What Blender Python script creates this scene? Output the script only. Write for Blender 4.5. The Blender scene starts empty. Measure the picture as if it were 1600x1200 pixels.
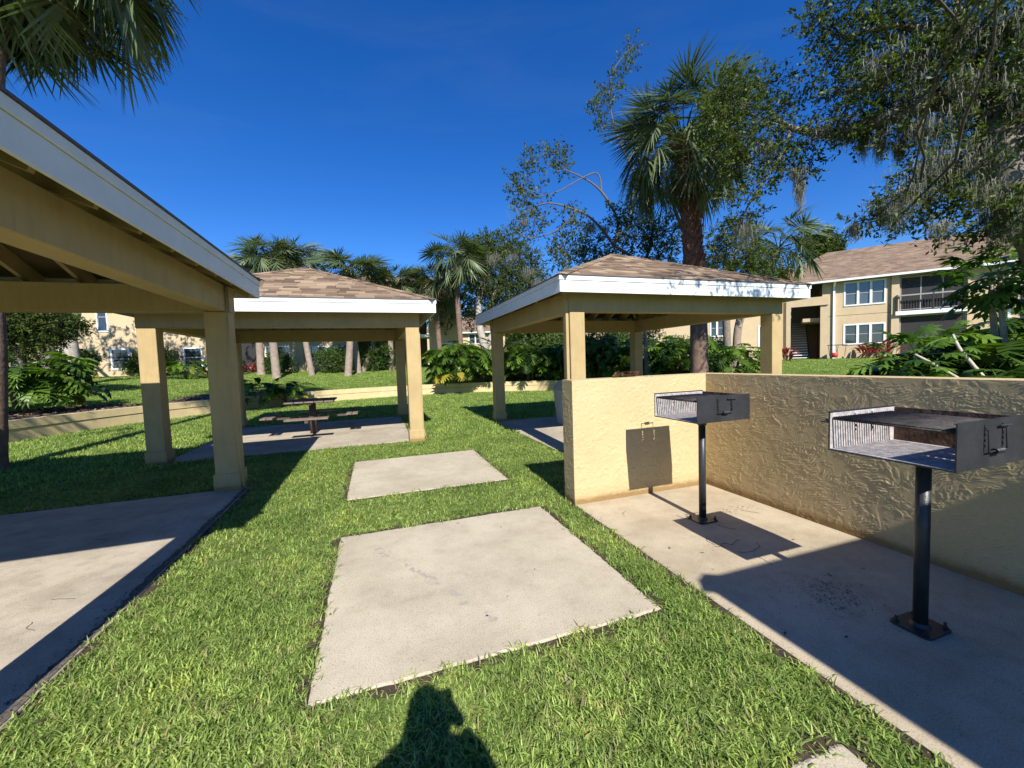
import bpy, bmesh, math, random
import numpy as np
from mathutils import Vector, Matrix, Euler
random.seed(7)
rng = np.random.default_rng(11)
scn = bpy.context.scene
COL = scn.collection

# ------------------------------------------------------------------ camera, world, sun, exposure
CAM_H = 1.5
cam_d = bpy.data.cameras.new('camera')
cam_d.sensor_fit = 'HORIZONTAL'
cam_d.sensor_width = 36.0
cam_d.lens = 36.0 * 628.55 / 1600.0
cam_d.clip_start = 0.03
cam_d.clip_end = 1500
cam = bpy.data.objects.new('camera', cam_d)
COL.objects.link(cam)
_r = Vector((0.94612, -0.32213, -0.03309)); _d = Vector((-0.04902, -0.04149, -0.99794)); _f = Vector((0.32009, 0.94579, -0.05505))
_m = Matrix((( _r.x, -_d.x, -_f.x), (_r.y, -_d.y, -_f.y), (_r.z, -_d.z, -_f.z)))
cam.rotation_euler = _m.to_euler()
cam.location = (0, 0, CAM_H)
scn.camera = cam

SUN_TAN_AZ = 0.062          # light travels +Y and slightly +X
SUN_COT = 1.2
world = bpy.data.worlds.new('World')
scn.world = world
world.use_nodes = True
wn = world.node_tree
bgn = wn.nodes['Background']
sky = wn.nodes.new('ShaderNodeTexSky')
sky.sky_type = 'NISHITA'
sky.sun_disc = False
sky.sun_elevation = math.atan(1 / SUN_COT)
sky.sun_rotation = math.pi + math.atan(SUN_TAN_AZ)
sky.altitude = 0
sky.air_density = 1.0
sky.dust_density = 0.0
sky.ozone_density = 8.0
hsv = wn.nodes.new('ShaderNodeHueSaturation')
hsv.inputs['Saturation'].default_value = 1.22
hsv.inputs['Hue'].default_value = 0.512
wn.links.new(sky.outputs[0], hsv.inputs['Color'])
# faint high wisps of cirrus
_tc = wn.nodes.new('ShaderNodeTexCoord'); _mp = wn.nodes.new('ShaderNodeMapping'); _mp.inputs['Scale'].default_value = (1.1, 2.2, 7.0); _mp.inputs['Rotation'].default_value = (0.3, 0.25, 0.5)
_ns = wn.nodes.new('ShaderNodeTexNoise'); _ns.inputs['Scale'].default_value = 1.6; _ns.inputs['Detail'].default_value = 9; _ns.inputs['Roughness'].default_value = 0.62; _ns.inputs['Distortion'].default_value = 0.6
wn.links.new(_tc.outputs['Generated'], _mp.inputs[0]); wn.links.new(_mp.outputs[0], _ns.inputs['Vector'])
_rp = wn.nodes.new('ShaderNodeValToRGB'); _rp.color_ramp.elements[0].position = 0.50; _rp.color_ramp.elements[0].color = (0, 0, 0, 1); _rp.color_ramp.elements[1].position = 0.85; _rp.color_ramp.elements[1].color = (0.022, 0.022, 0.022, 1)
wn.links.new(_ns.outputs['Fac'], _rp.inputs[0])
_mx = wn.nodes.new('ShaderNodeMix'); _mx.data_type = 'RGBA'; wn.links.new(_rp.outputs[0], _mx.inputs[0]); wn.links.new(hsv.outputs[0], _mx.inputs[6]); _mx.inputs[7].default_value = (5.0, 6.0, 7.2, 1)
wn.links.new(_mx.outputs[2], bgn.inputs[0])
bgn.inputs[1].default_value = 0.10
sun_d = bpy.data.lights.new('sun', 'SUN')
sun_d.energy = 5.0
sun_d.angle = math.radians(0.5)
sun_d.color = (1.0, 0.965, 0.905)
sun = bpy.data.objects.new('sun', sun_d)
COL.objects.link(sun)
_L = Vector((SUN_TAN_AZ * SUN_COT, SUN_COT, -1.0)).normalized()
sun.rotation_euler = _L.to_track_quat('-Z', 'Y').to_euler()
scn.view_settings.view_transform = 'Standard'
scn.view_settings.look = 'None'
scn.view_settings.exposure = 0.70
scn.view_settings.gamma = 1.0
scn.view_settings.use_curve_mapping = False
scn.render.engine = 'CYCLES'
scn.cycles.max_bounces = 6
scn.cycles.diffuse_bounces = 2
scn.cycles.transparent_max_bounces = 16

# ------------------------------------------------------------------ tagging helpers
def tag(o, label=None, cat=None, group=None, kind=None):
    if label: o['label'] = label
    if cat: o['category'] = cat
    if group: o['group'] = group
    if kind: o['kind'] = kind
    return o

def thing(name, label, cat, loc=(0, 0, 0), rz=0, group=None):
    o = bpy.data.objects.new(name, None)
    o.empty_display_size = 0.2
    COL.objects.link(o)
    o.location = loc
    o.rotation_euler = (0, 0, rz)
    return tag(o, label, cat, group)

def link(name, me, mat=None, parent=None):
    if mat is not None and not me.materials:
        me.materials.append(mat)
    o = bpy.data.objects.new(name, me)
    COL.objects.link(o)
    if parent is not None:
        o.parent = parent
    return o

def copy_tree(o, parent=None):
    c = o.copy(); COL.objects.link(c)
    if parent is not None: c.parent = parent
    for ch in list(o.children): copy_tree(ch, c)
    return c

# ------------------------------------------------------------------ mesh helpers
class MB:
    def __init__(s): s.v = []; s.f = []
    def box(s, x0, x1, y0, y1, z0, z1, M=None):
        b = len(s.v)
        p = [(x0, y0, z0), (x1, y0, z0), (x1, y1, z0), (x0, y1, z0), (x0, y0, z1), (x1, y0, z1), (x1, y1, z1), (x0, y1, z1)]
        if M is not None: p = [tuple(M @ Vector(q)) for q in p]
        s.v += p
        s.f += [(b, b+3, b+2, b+1), (b+4, b+5, b+6, b+7), (b, b+1, b+5, b+4), (b+1, b+2, b+6, b+5), (b+2, b+3, b+7, b+6), (b+3, b, b+4, b+7)]
        return s
    def beam(s, a, b_, w, h, up=(0, 0, 1)):
        """bar from a to b_, width w across, height h; a and b_ lie on the top centre line"""
        a = Vector(a); b_ = Vector(b_); d = (b_ - a); L = d.length; d.normalize()
        side = d.cross(Vector(up)).normalized(); u = side.cross(d).normalized()
        M = Matrix(((d.x, side.x, u.x, a.x), (d.y, side.y, u.y, a.y), (d.z, side.z, u.z, a.z), (0, 0, 0, 1)))
        return s.box(0, L, -w/2, w/2, -h, 0, M)
    def tube(s, pts, rad, n=8, cap=True):
        pts = [Vector(p) for p in pts]
        if not hasattr(rad, '__len__'): rad = [rad] * len(pts)
        b0 = len(s.v); prev = None
        for i, p in enumerate(pts):
            t = (pts[min(i+1, len(pts)-1)] - pts[max(i-1, 0)])
            if t.length < 1e-9: t = Vector((0, 0, 1))
            t.normalize()
            if prev is None:
                x = t.orthogonal().normalized()
            else:
                x = (prev - t * prev.dot(t))
                if x.length < 1e-6: x = t.orthogonal()
                x.normalize()
            prev = x
            y = t.cross(x)
            for k in range(n):
                a = 2 * math.pi * k / n
                s.v.append(tuple(p + (x * math.cos(a) + y * math.sin(a)) * rad[i]))
        for i in range(len(pts) - 1):
            for k in range(n):
                a = b0 + i*n + k; c = b0 + i*n + (k+1) % n
                s.f.append((a, c, c + n, a + n))
        if cap:
            s.f.append(tuple(b0 + k for k in reversed(range(n))))
            s.f.append(tuple(b0 + (len(pts)-1)*n + k for k in range(n)))
        return s
    def poly(s, pts):
        b = len(s.v); s.v += [tuple(p) for p in pts]; s.f.append(tuple(range(b, b + len(pts)))); return s
    def mesh(s, name='mesh', bevel=0, smooth=False, seg=1):
        me = bpy.data.meshes.new(name)
        me.from_pydata(s.v, [], s.f)
        if bevel:
            bm = bmesh.new(); bm.from_mesh(me)
            ed = [e for e in bm.edges if len(e.link_faces) == 2 and e.calc_face_angle() > 0.6]
            bmesh.ops.bevel(bm, geom=ed, offset=bevel, segments=seg, affect='EDGES', clamp_overlap=True)
            bm.to_mesh(me); bm.free()
        if smooth:
            me.polygons.foreach_set('use_smooth', [True] * len(me.polygons))
        me.update()
        return me
    def build(s, name, mat, parent=None, **k):
        return link(name, s.mesh(name, **k), mat, parent)

def np_mesh(name, V, F, attrs=None, smooth=False):
    """V (n,3); F (m,k) int array, all faces with k corners"""
    me = bpy.data.meshes.new(name)
    V = np.asarray(V, dtype=np.float32); F = np.asarray(F, dtype=np.int32)
    me.vertices.add(len(V)); me.vertices.foreach_set('co', V.ravel())
    k = F.shape[1]
    me.loops.add(F.size); me.loops.foreach_set('vertex_index', F.ravel())
    me.polygons.add(len(F))
    me.polygons.foreach_set('loop_start', np.arange(0, F.size, k, dtype=np.int32))
    try: me.polygons.foreach_set('loop_total', np.full(len(F), k, dtype=np.int32))
    except Exception: pass
    if smooth: me.polygons.foreach_set('use_smooth', np.ones(len(F), dtype=bool))
    me.update(calc_edges=True)
    if attrs:
        for an, arr in attrs.items():
            a = me.attributes.new(an, 'FLOAT', 'FACE')
            a.data.foreach_set('value', np.asarray(arr, dtype=np.float32))
    return me

# ------------------------------------------------------------------ procedural noise (numpy) for real relief
_perm = np.random.default_rng(5).random((512, 512)) * 2 * np.pi
def gnoise(x, y):
    xi = np.floor(x).astype(int); yi = np.floor(y).astype(int)
    fx = x - xi; fy = y - yi
    def g(i, j, dx, dy):
        a = _perm[(xi + i) % 512, (yi + j) % 512]
        return np.cos(a) * dx + np.sin(a) * dy
    u = fx*fx*fx*(fx*(fx*6-15)+10); v = fy*fy*fy*(fy*(fy*6-15)+10)
    a = g(0, 0, fx, fy); b = g(1, 0, fx-1, fy); c = g(0, 1, fx, fy-1); d = g(1, 1, fx-1, fy-1)
    return (a*(1-u) + b*u) * (1-v) + (c*(1-u) + d*u) * v

def stucco_height(x, y):
    """skip-trowelled stucco: smooth patches, rippled patches and short sharp ridges"""
    x = x*1.3; y = y*1.3
    lx = x + 0.10*gnoise(x*2.7+3, y*2.7) + 0.035*gnoise(x*7+3, y*7); ly = y + 0.13*gnoise(x*2.7+31, y*2.7+17) + 0.035*gnoise(x*7+31, y*7+17)
    wx = lx + 0.006*gnoise(x*45, y*45+9); wy = ly + 0.006*gnoise(x*45+5, y*45)
    m = np.clip(gnoise(x*3.1+11, y*3.1+4)*3.2 + 0.40, 0, 1)
    m2 = np.clip(gnoise(x*4.2+41, y*4.2+8)*3.2 + 0.35, 0, 1)
    ph = (wy*0.93 + wx*0.36)*2*np.pi/0.026
    rip = np.power(np.clip(np.sin(ph)*0.5+0.5, 0, 1), 3.5) * np.clip(gnoise(lx*9+7, ly*17)*3.0 + 0.35, 0, 1)
    r1 = np.clip(1 - np.abs(gnoise(wx*8, wy*13)) * 12, 0, 1) * np.clip(gnoise(x*15+60, y*15+20)*4 + 0.3, 0, 1)
    r2 = np.clip(1 - np.abs(gnoise(wx*27+70, wy*38+3)) * 7, 0, 1) * np.clip(gnoise(x*6+6, y*6+2)*3.5 + 0.3, 0, 1)
    pl_ = gnoise(wx*14+90, wy*20+50); plate = np.clip(pl_*16, -0.5, 0.5)*np.clip(gnoise(x*5+16, y*5+52)*3+0.4, 0, 1)
    return 0.0022*rip*m + 0.0030*r1*m2 + 0.0016*r2 + 0.0011*plate

# ------------------------------------------------------------------ materials
def mat(name, base=(0.5, 0.5, 0.5), rough=0.8, var=0.12, scale=6.0, bump=0.0, bscale=40.0, spec=0.3, metal=0.0, fine=None):
    m = bpy.data.materials.new(name); m.use_nodes = True
    nt = m.node_tree; b = nt.nodes['Principled BSDF']
    b.inputs['Roughness'].default_value = rough
    b.inputs['Metallic'].default_value = metal
    b.inputs['Specular IOR Level'].default_value = spec
    tc = nt.nodes.new('ShaderNodeTexCoord')
    n = nt.nodes.new('ShaderNodeTexNoise'); n.inputs['Scale'].default_value = scale; n.inputs['Detail'].default_value = 6
    n.inputs['Roughness'].default_value = 0.65
    nt.links.new(tc.outputs['Object'], n.inputs['Vector'])
    r = nt.nodes.new('ShaderNodeValToRGB')
    lo = [max(0, c*(1-var)) for c in base]; hi = [min(1, c*(1+var)) for c in base]
    r.color_ramp.elements[0].position = 0.3; r.color_ramp.elements[0].color = (*lo, 1)
    r.color_ramp.elements[1].position = 0.7; r.color_ramp.elements[1].color = (*hi, 1)
    nt.links.new(n.outputs['Fac'], r.inputs[0])
    nt.links.new(r.outputs[0], b.inputs['Base Color'])
    m['ramp'] = r.name
    if bump:
        n2 = nt.nodes.new('ShaderNodeTexNoise'); n2.inputs['Scale'].default_value = bscale; n2.inputs['Detail'].default_value = 4
        nt.links.new(tc.outputs['Object'], n2.inputs['Vector'])
        bp = nt.nodes.new('ShaderNodeBump'); bp.inputs['Strength'].default_value = bump; bp.inputs['Distance'].default_value = 0.01
        nt.links.new(n2.outputs['Fac'], bp.inputs['Height'])
        nt.links.new(bp.outputs[0], b.inputs['Normal'])
    return m

def mixrgb(nt, blend, fac, a, b):
    n = nt.nodes.new('ShaderNodeMix'); n.data_type = 'RGBA'; n.blend_type = blend
    for sock, val in ((n.inputs[0], fac), (n.inputs[6], a), (n.inputs[7], b)):
        if hasattr(val, 'is_output') or isinstance(val, bpy.types.NodeSocket): nt.links.new(val, sock)
        else: sock.default_value = val
    return n.outputs[2]

def ramp(nt, src, stops):
    r = nt.nodes.new('ShaderNodeValToRGB')
    el = r.color_ramp.elements
    while len(el) < len(stops): el.new(0.5)
    for e, (p, c) in zip(el, stops):
        e.position = p; e.color = (*c, 1) if len(c) == 3 else c
    nt.links.new(src, r.inputs[0]); return r.outputs[0]

def noise(nt, scale, detail=5, rough=0.6, coord='Object', vscale=None, loc=(0, 0, 0)):
    tc = nt.nodes.new('ShaderNodeTexCoord'); n = nt.nodes.new('ShaderNodeTexNoise')
    n.inputs['Scale'].default_value = scale; n.inputs['Detail'].default_value = detail; n.inputs['Roughness'].default_value = rough
    src = tc.outputs[coord]
    mp = nt.nodes.new('ShaderNodeMapping'); mp.inputs['Location'].default_value = loc
    if vscale: mp.inputs['Scale'].default_value = vscale
    nt.links.new(src, mp.inputs[0]); nt.links.new(mp.outputs[0], n.inputs['Vector'])
    return n.outputs['Fac']

def leaf_mat(name, a, b, trans=0.35, rough=0.45, spec=0.4, attr='tint', objrand=False, straw=None):
    m = bpy.data.materials.new(name); m.use_nodes = True
    nt = m.node_tree; p = nt.nodes['Principled BSDF']; out = nt.nodes['Material Output']
    if objrand:
        oi = nt.nodes.new('ShaderNodeObjectInfo'); src = oi.outputs['Random']
    else:
        at = nt.nodes.new('ShaderNodeAttribute'); at.attribute_name = attr; src = at.outputs['Fac']
    c = ramp(nt, src, [(0.0, a), (1.0, b)] if not straw else [(0.0, straw), (0.03, straw), (0.045, a), (1.0, b)])
    nt.links.new(c, p.inputs['Base Color'])
    p.inputs['Roughness'].default_value = rough; p.inputs['Specular IOR Level'].default_value = spec
    t = nt.nodes.new('ShaderNodeBsdfTranslucent')
    tcol = mixrgb(nt, 'MULTIPLY', 1.0, c, (1.3, 1.5, 0.5, 1))
    nt.links.new(tcol, t.inputs[0])
    mx = nt.nodes.new('ShaderNodeMixShader'); mx.inputs[0].default_value = trans
    nt.links.new(p.outputs[0], mx.inputs[1]); nt.links.new(t.outputs[0], mx.inputs[2])
    nt.links.new(mx.outputs[0], out.inputs[0])
    return m

def concrete_mat(name, a, b, blot=0.35, seed=0.0):
    m = bpy.data.materials.new(name); m.use_nodes = True
    nt = m.node_tree; p = nt.nodes['Principled BSDF']
    p.inputs['Roughness'].default_value = 0.9; p.inputs['Specular IOR Level'].default_value = 0.2
    big = noise(nt, 1.7, 6, 0.62, loc=(seed, seed*2, 0))
    c = ramp(nt, big, [(0.36, a), (0.62, b)])
    fine = noise(nt, 130, 4, 0.8)
    sp = ramp(nt, fine, [(0.36, (0.50, 0.46, 0.42)), (0.48, (0.95, 0.94, 0.93)), (0.60, (1.06, 1.05, 1.04))])
    c2 = mixrgb(nt, 'MULTIPLY', 0.85, c, sp)
    mid = noise(nt, 9, 7, 0.7, loc=(0, seed, 3))
    st = ramp(nt, mid, [(0.30, (0.80, 0.78, 0.75)), (0.52, (1, 1, 1))])
    c3 = mixrgb(nt, 'MULTIPLY', blot, c2, st)
    grit = noise(nt, 60, 2, 0.5, loc=(seed, 0, 0))
    gs = ramp(nt, grit, [(0.27, (0.45, 0.42, 0.38)), (0.32, (1, 1, 1))])
    c4 = mixrgb(nt, 'MULTIPLY', 0.8, c3, gs)
    nt.links.new(c4, p.inputs['Base Color'])
    bp = nt.nodes.new('ShaderNodeBump'); bp.inputs['Strength'].default_value = 0.35; bp.inputs['Distance'].default_value = 0.004
    nt.links.new(noise(nt, 120, 4, 0.7), bp.inputs['Height']); nt.links.new(bp.outputs[0], p.inputs['Normal'])
    return m

M = {}
M['tan'] = mat('tan_paint', (0.43, 0.33, 0.165), 0.75, 0.07, 3.0, 0.25, 55)
M['tan_wall'] = mat('tan_stucco', (0.53, 0.405, 0.25), 0.85, 0.07, 2.2, 0.35, 70)
def weathered(name, base, streak=0.25, dirt_z=False):
    m = mat(name, base, 0.7, 0.06, 4.0, 0.2, 60)
    nt = m.node_tree; p = nt.nodes['Principled BSDF']; src = p.inputs['Base Color'].links[0].from_socket
    st = ramp(nt, noise(nt, 1.0, 5, 0.7, vscale=(26, 26, 2.2)), [(0.34, (0.70, 0.67, 0.62)), (0.52, (1, 1, 1))])
    c = mixrgb(nt, 'MULTIPLY', streak, src, st)
    sp = ramp(nt, noise(nt, 38, 4, 0.8), [(0.27, (0.45, 0.38, 0.30)), (0.33, (1, 1, 1))])
    c = mixrgb(nt, 'MULTIPLY', streak*1.4, c, sp)
    bl = ramp(nt, noise(nt, 1.6, 5, 0.6), [(0.3, (0.88, 0.87, 0.85)), (0.7, (1.04, 1.04, 1.03))])
    c = mixrgb(nt, 'MULTIPLY', 0.9, c, bl)
    if dirt_z:
        tc = nt.nodes.new('ShaderNodeNewGeometry'); sx = nt.nodes.new('ShaderNodeSeparateXYZ'); nt.links.new(tc.outputs['Position'], sx.inputs[0])
        ad = nt.nodes.new('ShaderNodeMath'); ad.operation = 'MULTIPLY_ADD'
        nt.links.new(noise(nt, 7, 5, 0.8), ad.inputs[0]); ad.inputs[1].default_value = -0.08; nt.links.new(sx.outputs[2], ad.inputs[2])
        dz = ramp(nt, ad.outputs[0], [(0.0, (0.62, 0.54, 0.45)), (0.02, (0.88, 0.85, 0.8)), (0.07, (1, 1, 1))])
        c = mixrgb(nt, 'MULTIPLY', 1.0, c, dz)
    nt.links.new(c, p.inputs['Base Color'])
    return m
M['tan'] = weathered('tan_paint_worn', (0.44, 0.325, 0.155), 0.30, True)
M['fascia'] = weathered('white_fascia_worn', (0.72, 0.73, 0.70), 0.35)
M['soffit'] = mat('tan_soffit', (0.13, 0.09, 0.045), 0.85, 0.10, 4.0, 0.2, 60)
M['fascia'] = mat('white_fascia_paint', (0.74, 0.75, 0.72), 0.6, 0.05, 5.0, 0.15, 30)
M['metal_drip'] = mat('dark_drip_metal', (0.10, 0.09, 0.09), 0.5, 0.1, 5.0)
M['white'] = mat('white_trim', (0.78, 0.78, 0.76), 0.5, 0.04, 4.0)
M['curb'] = mat('curb_paint', (0.57, 0.44, 0.235), 0.85, 0.10, 3.5, 0.3, 50)
M['black'] = mat('black_steel', (0.028, 0.029, 0.031), 0.42, 0.35, 7.0, 0.15, 90, spec=0.5)
M['ash'] = mat('ash_coated_steel', (0.36, 0.33, 0.32), 0.9, 0.45, 22.0, 0.5, 60)
M['rust'] = mat('rusty_steel', (0.085, 0.05, 0.035), 0.9, 0.6, 12.0, 0.6, 40)
M['grate'] = mat('greasy_grate_steel', (0.052, 0.045, 0.041), 0.7, 0.5, 14.0, 0.4, 60)
M['table'] = mat('weathered_brown_plank', (0.085, 0.06, 0.05), 0.7, 0.3, 8.0, 0.3, 50)
M['table_top'] = mat('grey_brown_plank', (0.17, 0.13, 0.10), 0.75, 0.3, 14.0, 0.3, 60)
M['soil'] = mat('dark_soil', (0.055, 0.038, 0.025), 0.95, 0.5, 14.0, 0.9, 60)
M['mulch'] = mat('mulch', (0.10, 0.065, 0.045), 0.95, 0.6, 10.0, 0.9, 40)
M['bark'] = mat('grey_oak_bark', (0.19, 0.16, 0.13), 0.95, 0.35, 9.0, 0.9, 18)
M['bark_light'] = mat('pale_grey_bark', (0.36, 0.32, 0.27), 0.95, 0.3, 8.0, 0.7, 16)
M['palm_trunk'] = mat('palm_trunk_fibre', (0.17, 0.115, 0.085), 0.95, 0.4, 5.0, 0.9, 22)
M['palm_grey'] = mat('grey_palm_trunk', (0.27, 0.21, 0.165), 0.95, 0.3, 5.0, 0.9, 18)
M['limb'] = mat('dark_grey_limb', (0.13, 0.11, 0.09), 0.95, 0.3, 9, 0.8, 18)  # even, darker grey bark colour for the thin oak's limbs
M['twig'] = mat('dark_twig_bark', (0.085, 0.068, 0.052), 0.95, 0.3, 12, 0.5, 20)
M['boot'] = mat('red_brown_palm_boot', (0.155, 0.065, 0.042), 0.9, 0.5, 18.0, 0.7, 40)
M['moss'] = leaf_mat('spanish_moss', (0.14, 0.14, 0.112), (0.31, 0.305, 0.25), 0.3, 0.9, 0.1)
M['skin'] = mat('skin', (0.45, 0.28, 0.2), 0.6, 0.05, 6)
M['shirt'] = mat('shirt_cloth', (0.12, 0.14, 0.2), 0.9, 0.1, 20)
M['phone'] = mat('phone_case', (0.02, 0.02, 0.02), 0.4, 0.05, 20)
M['cabinet'] = mat('grey_green_plastic', (0.40, 0.42, 0.38), 0.6, 0.06, 6)
M['plastic_red'] = mat('red_plastic', (0.5, 0.05, 0.04), 0.5, 0.05, 6)
M['door'] = mat('sliding_door_frame', (0.30, 0.29, 0.28), 0.6, 0.05, 6)
M['brown_rail'] = mat('dark_bronze_metal', (0.035, 0.028, 0.025), 0.5, 0.1, 6)
M['pad'] = concrete_mat('pad_concrete', (0.40, 0.33, 0.225), (0.51, 0.43, 0.305), 0.7, 2.0)
M['slab'] = concrete_mat('slab_concrete', (0.43, 0.37, 0.27), (0.53, 0.465, 0.345), 0.6, 7.0)
M['floor'] = concrete_mat('pavilion_floor_concrete', (0.36, 0.31, 0.23), (0.49, 0.425, 0.325), 0.9, 4.0)
M['slab_edge'] = mat('stained_concrete_edge', (0.10, 0.082, 0.065), 0.95, 0.6, 16, 0.8, 60)
M['scuff'] = mat('scuffed_grey_concrete', (0.36, 0.325, 0.27), 0.9, 0.12, 60, 0.3, 100)
M['stain'] = mat('grease_stain', (0.17, 0.145, 0.12), 0.9, 0.4, 60, 0.3, 100)
M['oak_leaf'] = leaf_mat('live_oak_leaf', (0.018, 0.034, 0.008), (0.115, 0.155, 0.030), 0.30, 0.5, 0.25)
M['oak_leaf_light'] = leaf_mat('sparse_oak_leaf', (0.03, 0.048, 0.014), (0.12, 0.155, 0.045), 0.30, 0.5, 0.25)
M['bush_leaf'] = leaf_mat('shrub_leaf', (0.018, 0.045, 0.010), (0.09, 0.16, 0.025), 0.3, 0.45, 0.3)
M['frond'] = leaf_mat('sabal_frond', (0.055, 0.085, 0.035), (0.185, 0.22, 0.105), 0.22, 0.40, 0.45, objrand=True)
M['frond_dead'] = leaf_mat('dry_frond', (0.20, 0.15, 0.075), (0.33, 0.26, 0.14), 0.25, 0.8, 0.2, objrand=True)
M['philo'] = leaf_mat('split_leaf', (0.025, 0.062, 0.010), (0.15, 0.25, 0.03), 0.30, 0.38, 0.4, objrand=True)
M['philo_yellow'] = leaf_mat('yellowed_split_leaf', (0.30, 0.28, 0.03), (0.42, 0.33, 0.05), 0.35, 0.4, 0.4, objrand=True)
M['papaya'] = leaf_mat('lobed_leaf', (0.03, 0.075, 0.012), (0.13, 0.23, 0.03), 0.35, 0.4, 0.4, objrand=True)
M['ti'] = leaf_mat('red_leaf', (0.16, 0.014, 0.03), (0.40, 0.08, 0.09), 0.3, 0.4, 0.4, objrand=True)
M['stem'] = mat('plant_stem', (0.16, 0.15, 0.07), 0.7, 0.2, 8)
M['pale_stem'] = mat('pale_scarred_stem', (0.42, 0.38, 0.29), 0.85, 0.25, 14, 0.5, 20)
def blade_mat():
    m = leaf_mat('grass_blade', (0.11, 0.175, 0.03), (0.50, 0.61, 0.19), 0.40, 0.5, 0.25, straw=(0.46, 0.38, 0.20))
    nt = m.node_tree; g = nt.nodes.new('ShaderNodeNewGeometry')
    def nz(sc, det):
        n = nt.nodes.new('ShaderNodeTexNoise'); n.inputs['Scale'].default_value = sc; n.inputs['Detail'].default_value = det
        nt.links.new(g.outputs['Position'], n.inputs['Vector']); return n.outputs['Fac']
    a = ramp(nt, nz(1.6, 5), [(0.32, (0.62, 0.72, 0.60)), (0.55, (1, 1, 1)), (0.72, (1.25, 1.12, 0.95))])
    b = ramp(nt, nz(11, 3), [(0.30, (0.62, 0.66, 0.6)), (0.60, (1.1, 1.08, 1.0))])
    src = [n for n in nt.nodes if n.type == 'VALTORGB'][0].outputs[0]
    tgt = [l.to_socket for l in src.links]
    c = mixrgb(nt, 'MULTIPLY', 1.0, mixrgb(nt, 'MULTIPLY', 1.0, src, a), b)
    for t in tgt: nt.links.new(c, t)
    return m
M['blade'] = blade_mat()
_unused = lambda: leaf_mat('grass_blade', (0.11, 0.17, 0.028), (0.29, 0.37, 0.085), 0.35, 0.45, 0.3)
M['dry_leaf'] = mat('dry_leaf_brown', (0.10, 0.055, 0.035), 0.8, 0.4, 20)

# brown shingles with a tone of their own per shingle
def shingle_mat(name, objrand):
    m = bpy.data.materials.new(name); m.use_nodes = True
    nt = m.node_tree; p = nt.nodes['Principled BSDF']; p.inputs['Roughness'].default_value = 0.95
    if objrand:
        s = nt.nodes.new('ShaderNodeObjectInfo').outputs['Random']
    else:
        at = nt.nodes.new('ShaderNodeAttribute'); at.attribute_name = 'tint'; s = at.outputs['Fac']
    c = ramp(nt, s, [(0.0, (0.10, 0.065, 0.04)), (0.35, (0.175, 0.118, 0.073)), (0.7, (0.245, 0.172, 0.107)), (1.0, (0.37, 0.275, 0.18))])
    g = ramp(nt, noise(nt, 220, 2, 0.6), [(0.35, (0.75, 0.72, 0.7)), (0.6, (1.05, 1.03, 1.0))])
    nt.links.new(mixrgb(nt, 'MULTIPLY', 0.9, c, g), p.inputs['Base Color'])
    return m
M['shingle'] = shingle_mat('asphalt_shingle', True)
M['shingle_stuff'] = shingle_mat('asphalt_shingle_rows', False)

def far_shingle():
    m = bpy.data.materials.new('far_shingle_roof'); m.use_nodes = True
    nt = m.node_tree; p = nt.nodes['Principled BSDF']; p.inputs['Roughness'].default_value = 0.95
    tc = nt.nodes.new('ShaderNodeTexCoord')
    mp = nt.nodes.new('ShaderNodeMapping')
    nt.links.new(tc.outputs['UV'], mp.inputs[0])
    br = nt.nodes.new('ShaderNodeTexBrick'); br.inputs['Scale'].default_value = 1.0
    br.inputs['Brick Width'].default_value = 0.36; br.inputs['Row Height'].default_value = 0.14; br.inputs['Mortar Size'].default_value = 0.0
    br.inputs['Color1'].default_value = (0.13, 0.084, 0.052, 1); br.inputs['Color2'].default_value = (0.27, 0.19, 0.122, 1)
    br.offset = 0.37
    nt.links.new(mp.outputs[0], br.inputs['Vector'])
    n = ramp(nt, noise(nt, 0.9, 5, 0.6), [(0.3, (0.85, 0.84, 0.83)), (0.7, (1.08, 1.06, 1.05))])
    nt.links.new(mixrgb(nt, 'MULTIPLY', 1.0, br.outputs['Color'], n), p.inputs['Base Color'])
    return m
M['far_roof'] = far_shingle()

def glass_mat(name, tint=(0.02, 0.03, 0.035), rough=0.04):
    m = bpy.data.materials.new(name); m.use_nodes = True
    p = m.node_tree.nodes['Principled BSDF']
    p.inputs['Base Color'].default_value = (*tint, 1); p.inputs['Roughness'].default_value = rough
    p.inputs['Specular IOR Level'].default_value = 0.9; p.inputs['IOR'].default_value = 1.6
    nt = m.node_tree
    bp = nt.nodes.new('ShaderNodeBump'); bp.inputs['Strength'].default_value = 0.05
    nt.links.new(noise(nt, 1.3, 2), bp.inputs['Height']); nt.links.new(bp.outputs[0], p.inputs['Normal'])
    return m
M['glass'] = glass_mat('window_glass')
M['glass_blind'] = glass_mat('window_glass_with_blind', (0.07, 0.085, 0.085), 0.08)
def screen_mat():
    m = bpy.data.materials.new('insect_screen'); m.use_nodes = True
    nt = m.node_tree; p = nt.nodes['Principled BSDF']; p.inputs['Base Color'].default_value = (0.04, 0.038, 0.037, 1); p.inputs['Roughness'].default_value = 0.8
    t = nt.nodes.new('ShaderNodeBsdfTransparent'); mx = nt.nodes.new('ShaderNodeMixShader'); mx.inputs[0].default_value = 0.55
    nt.links.new(t.outputs[0], mx.inputs[1]); nt.links.new(p.outputs[0], mx.inputs[2])
    nt.links.new(mx.outputs[0], nt.nodes['Material Output'].inputs[0])
    return m
M['screen'] = screen_mat()

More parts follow.
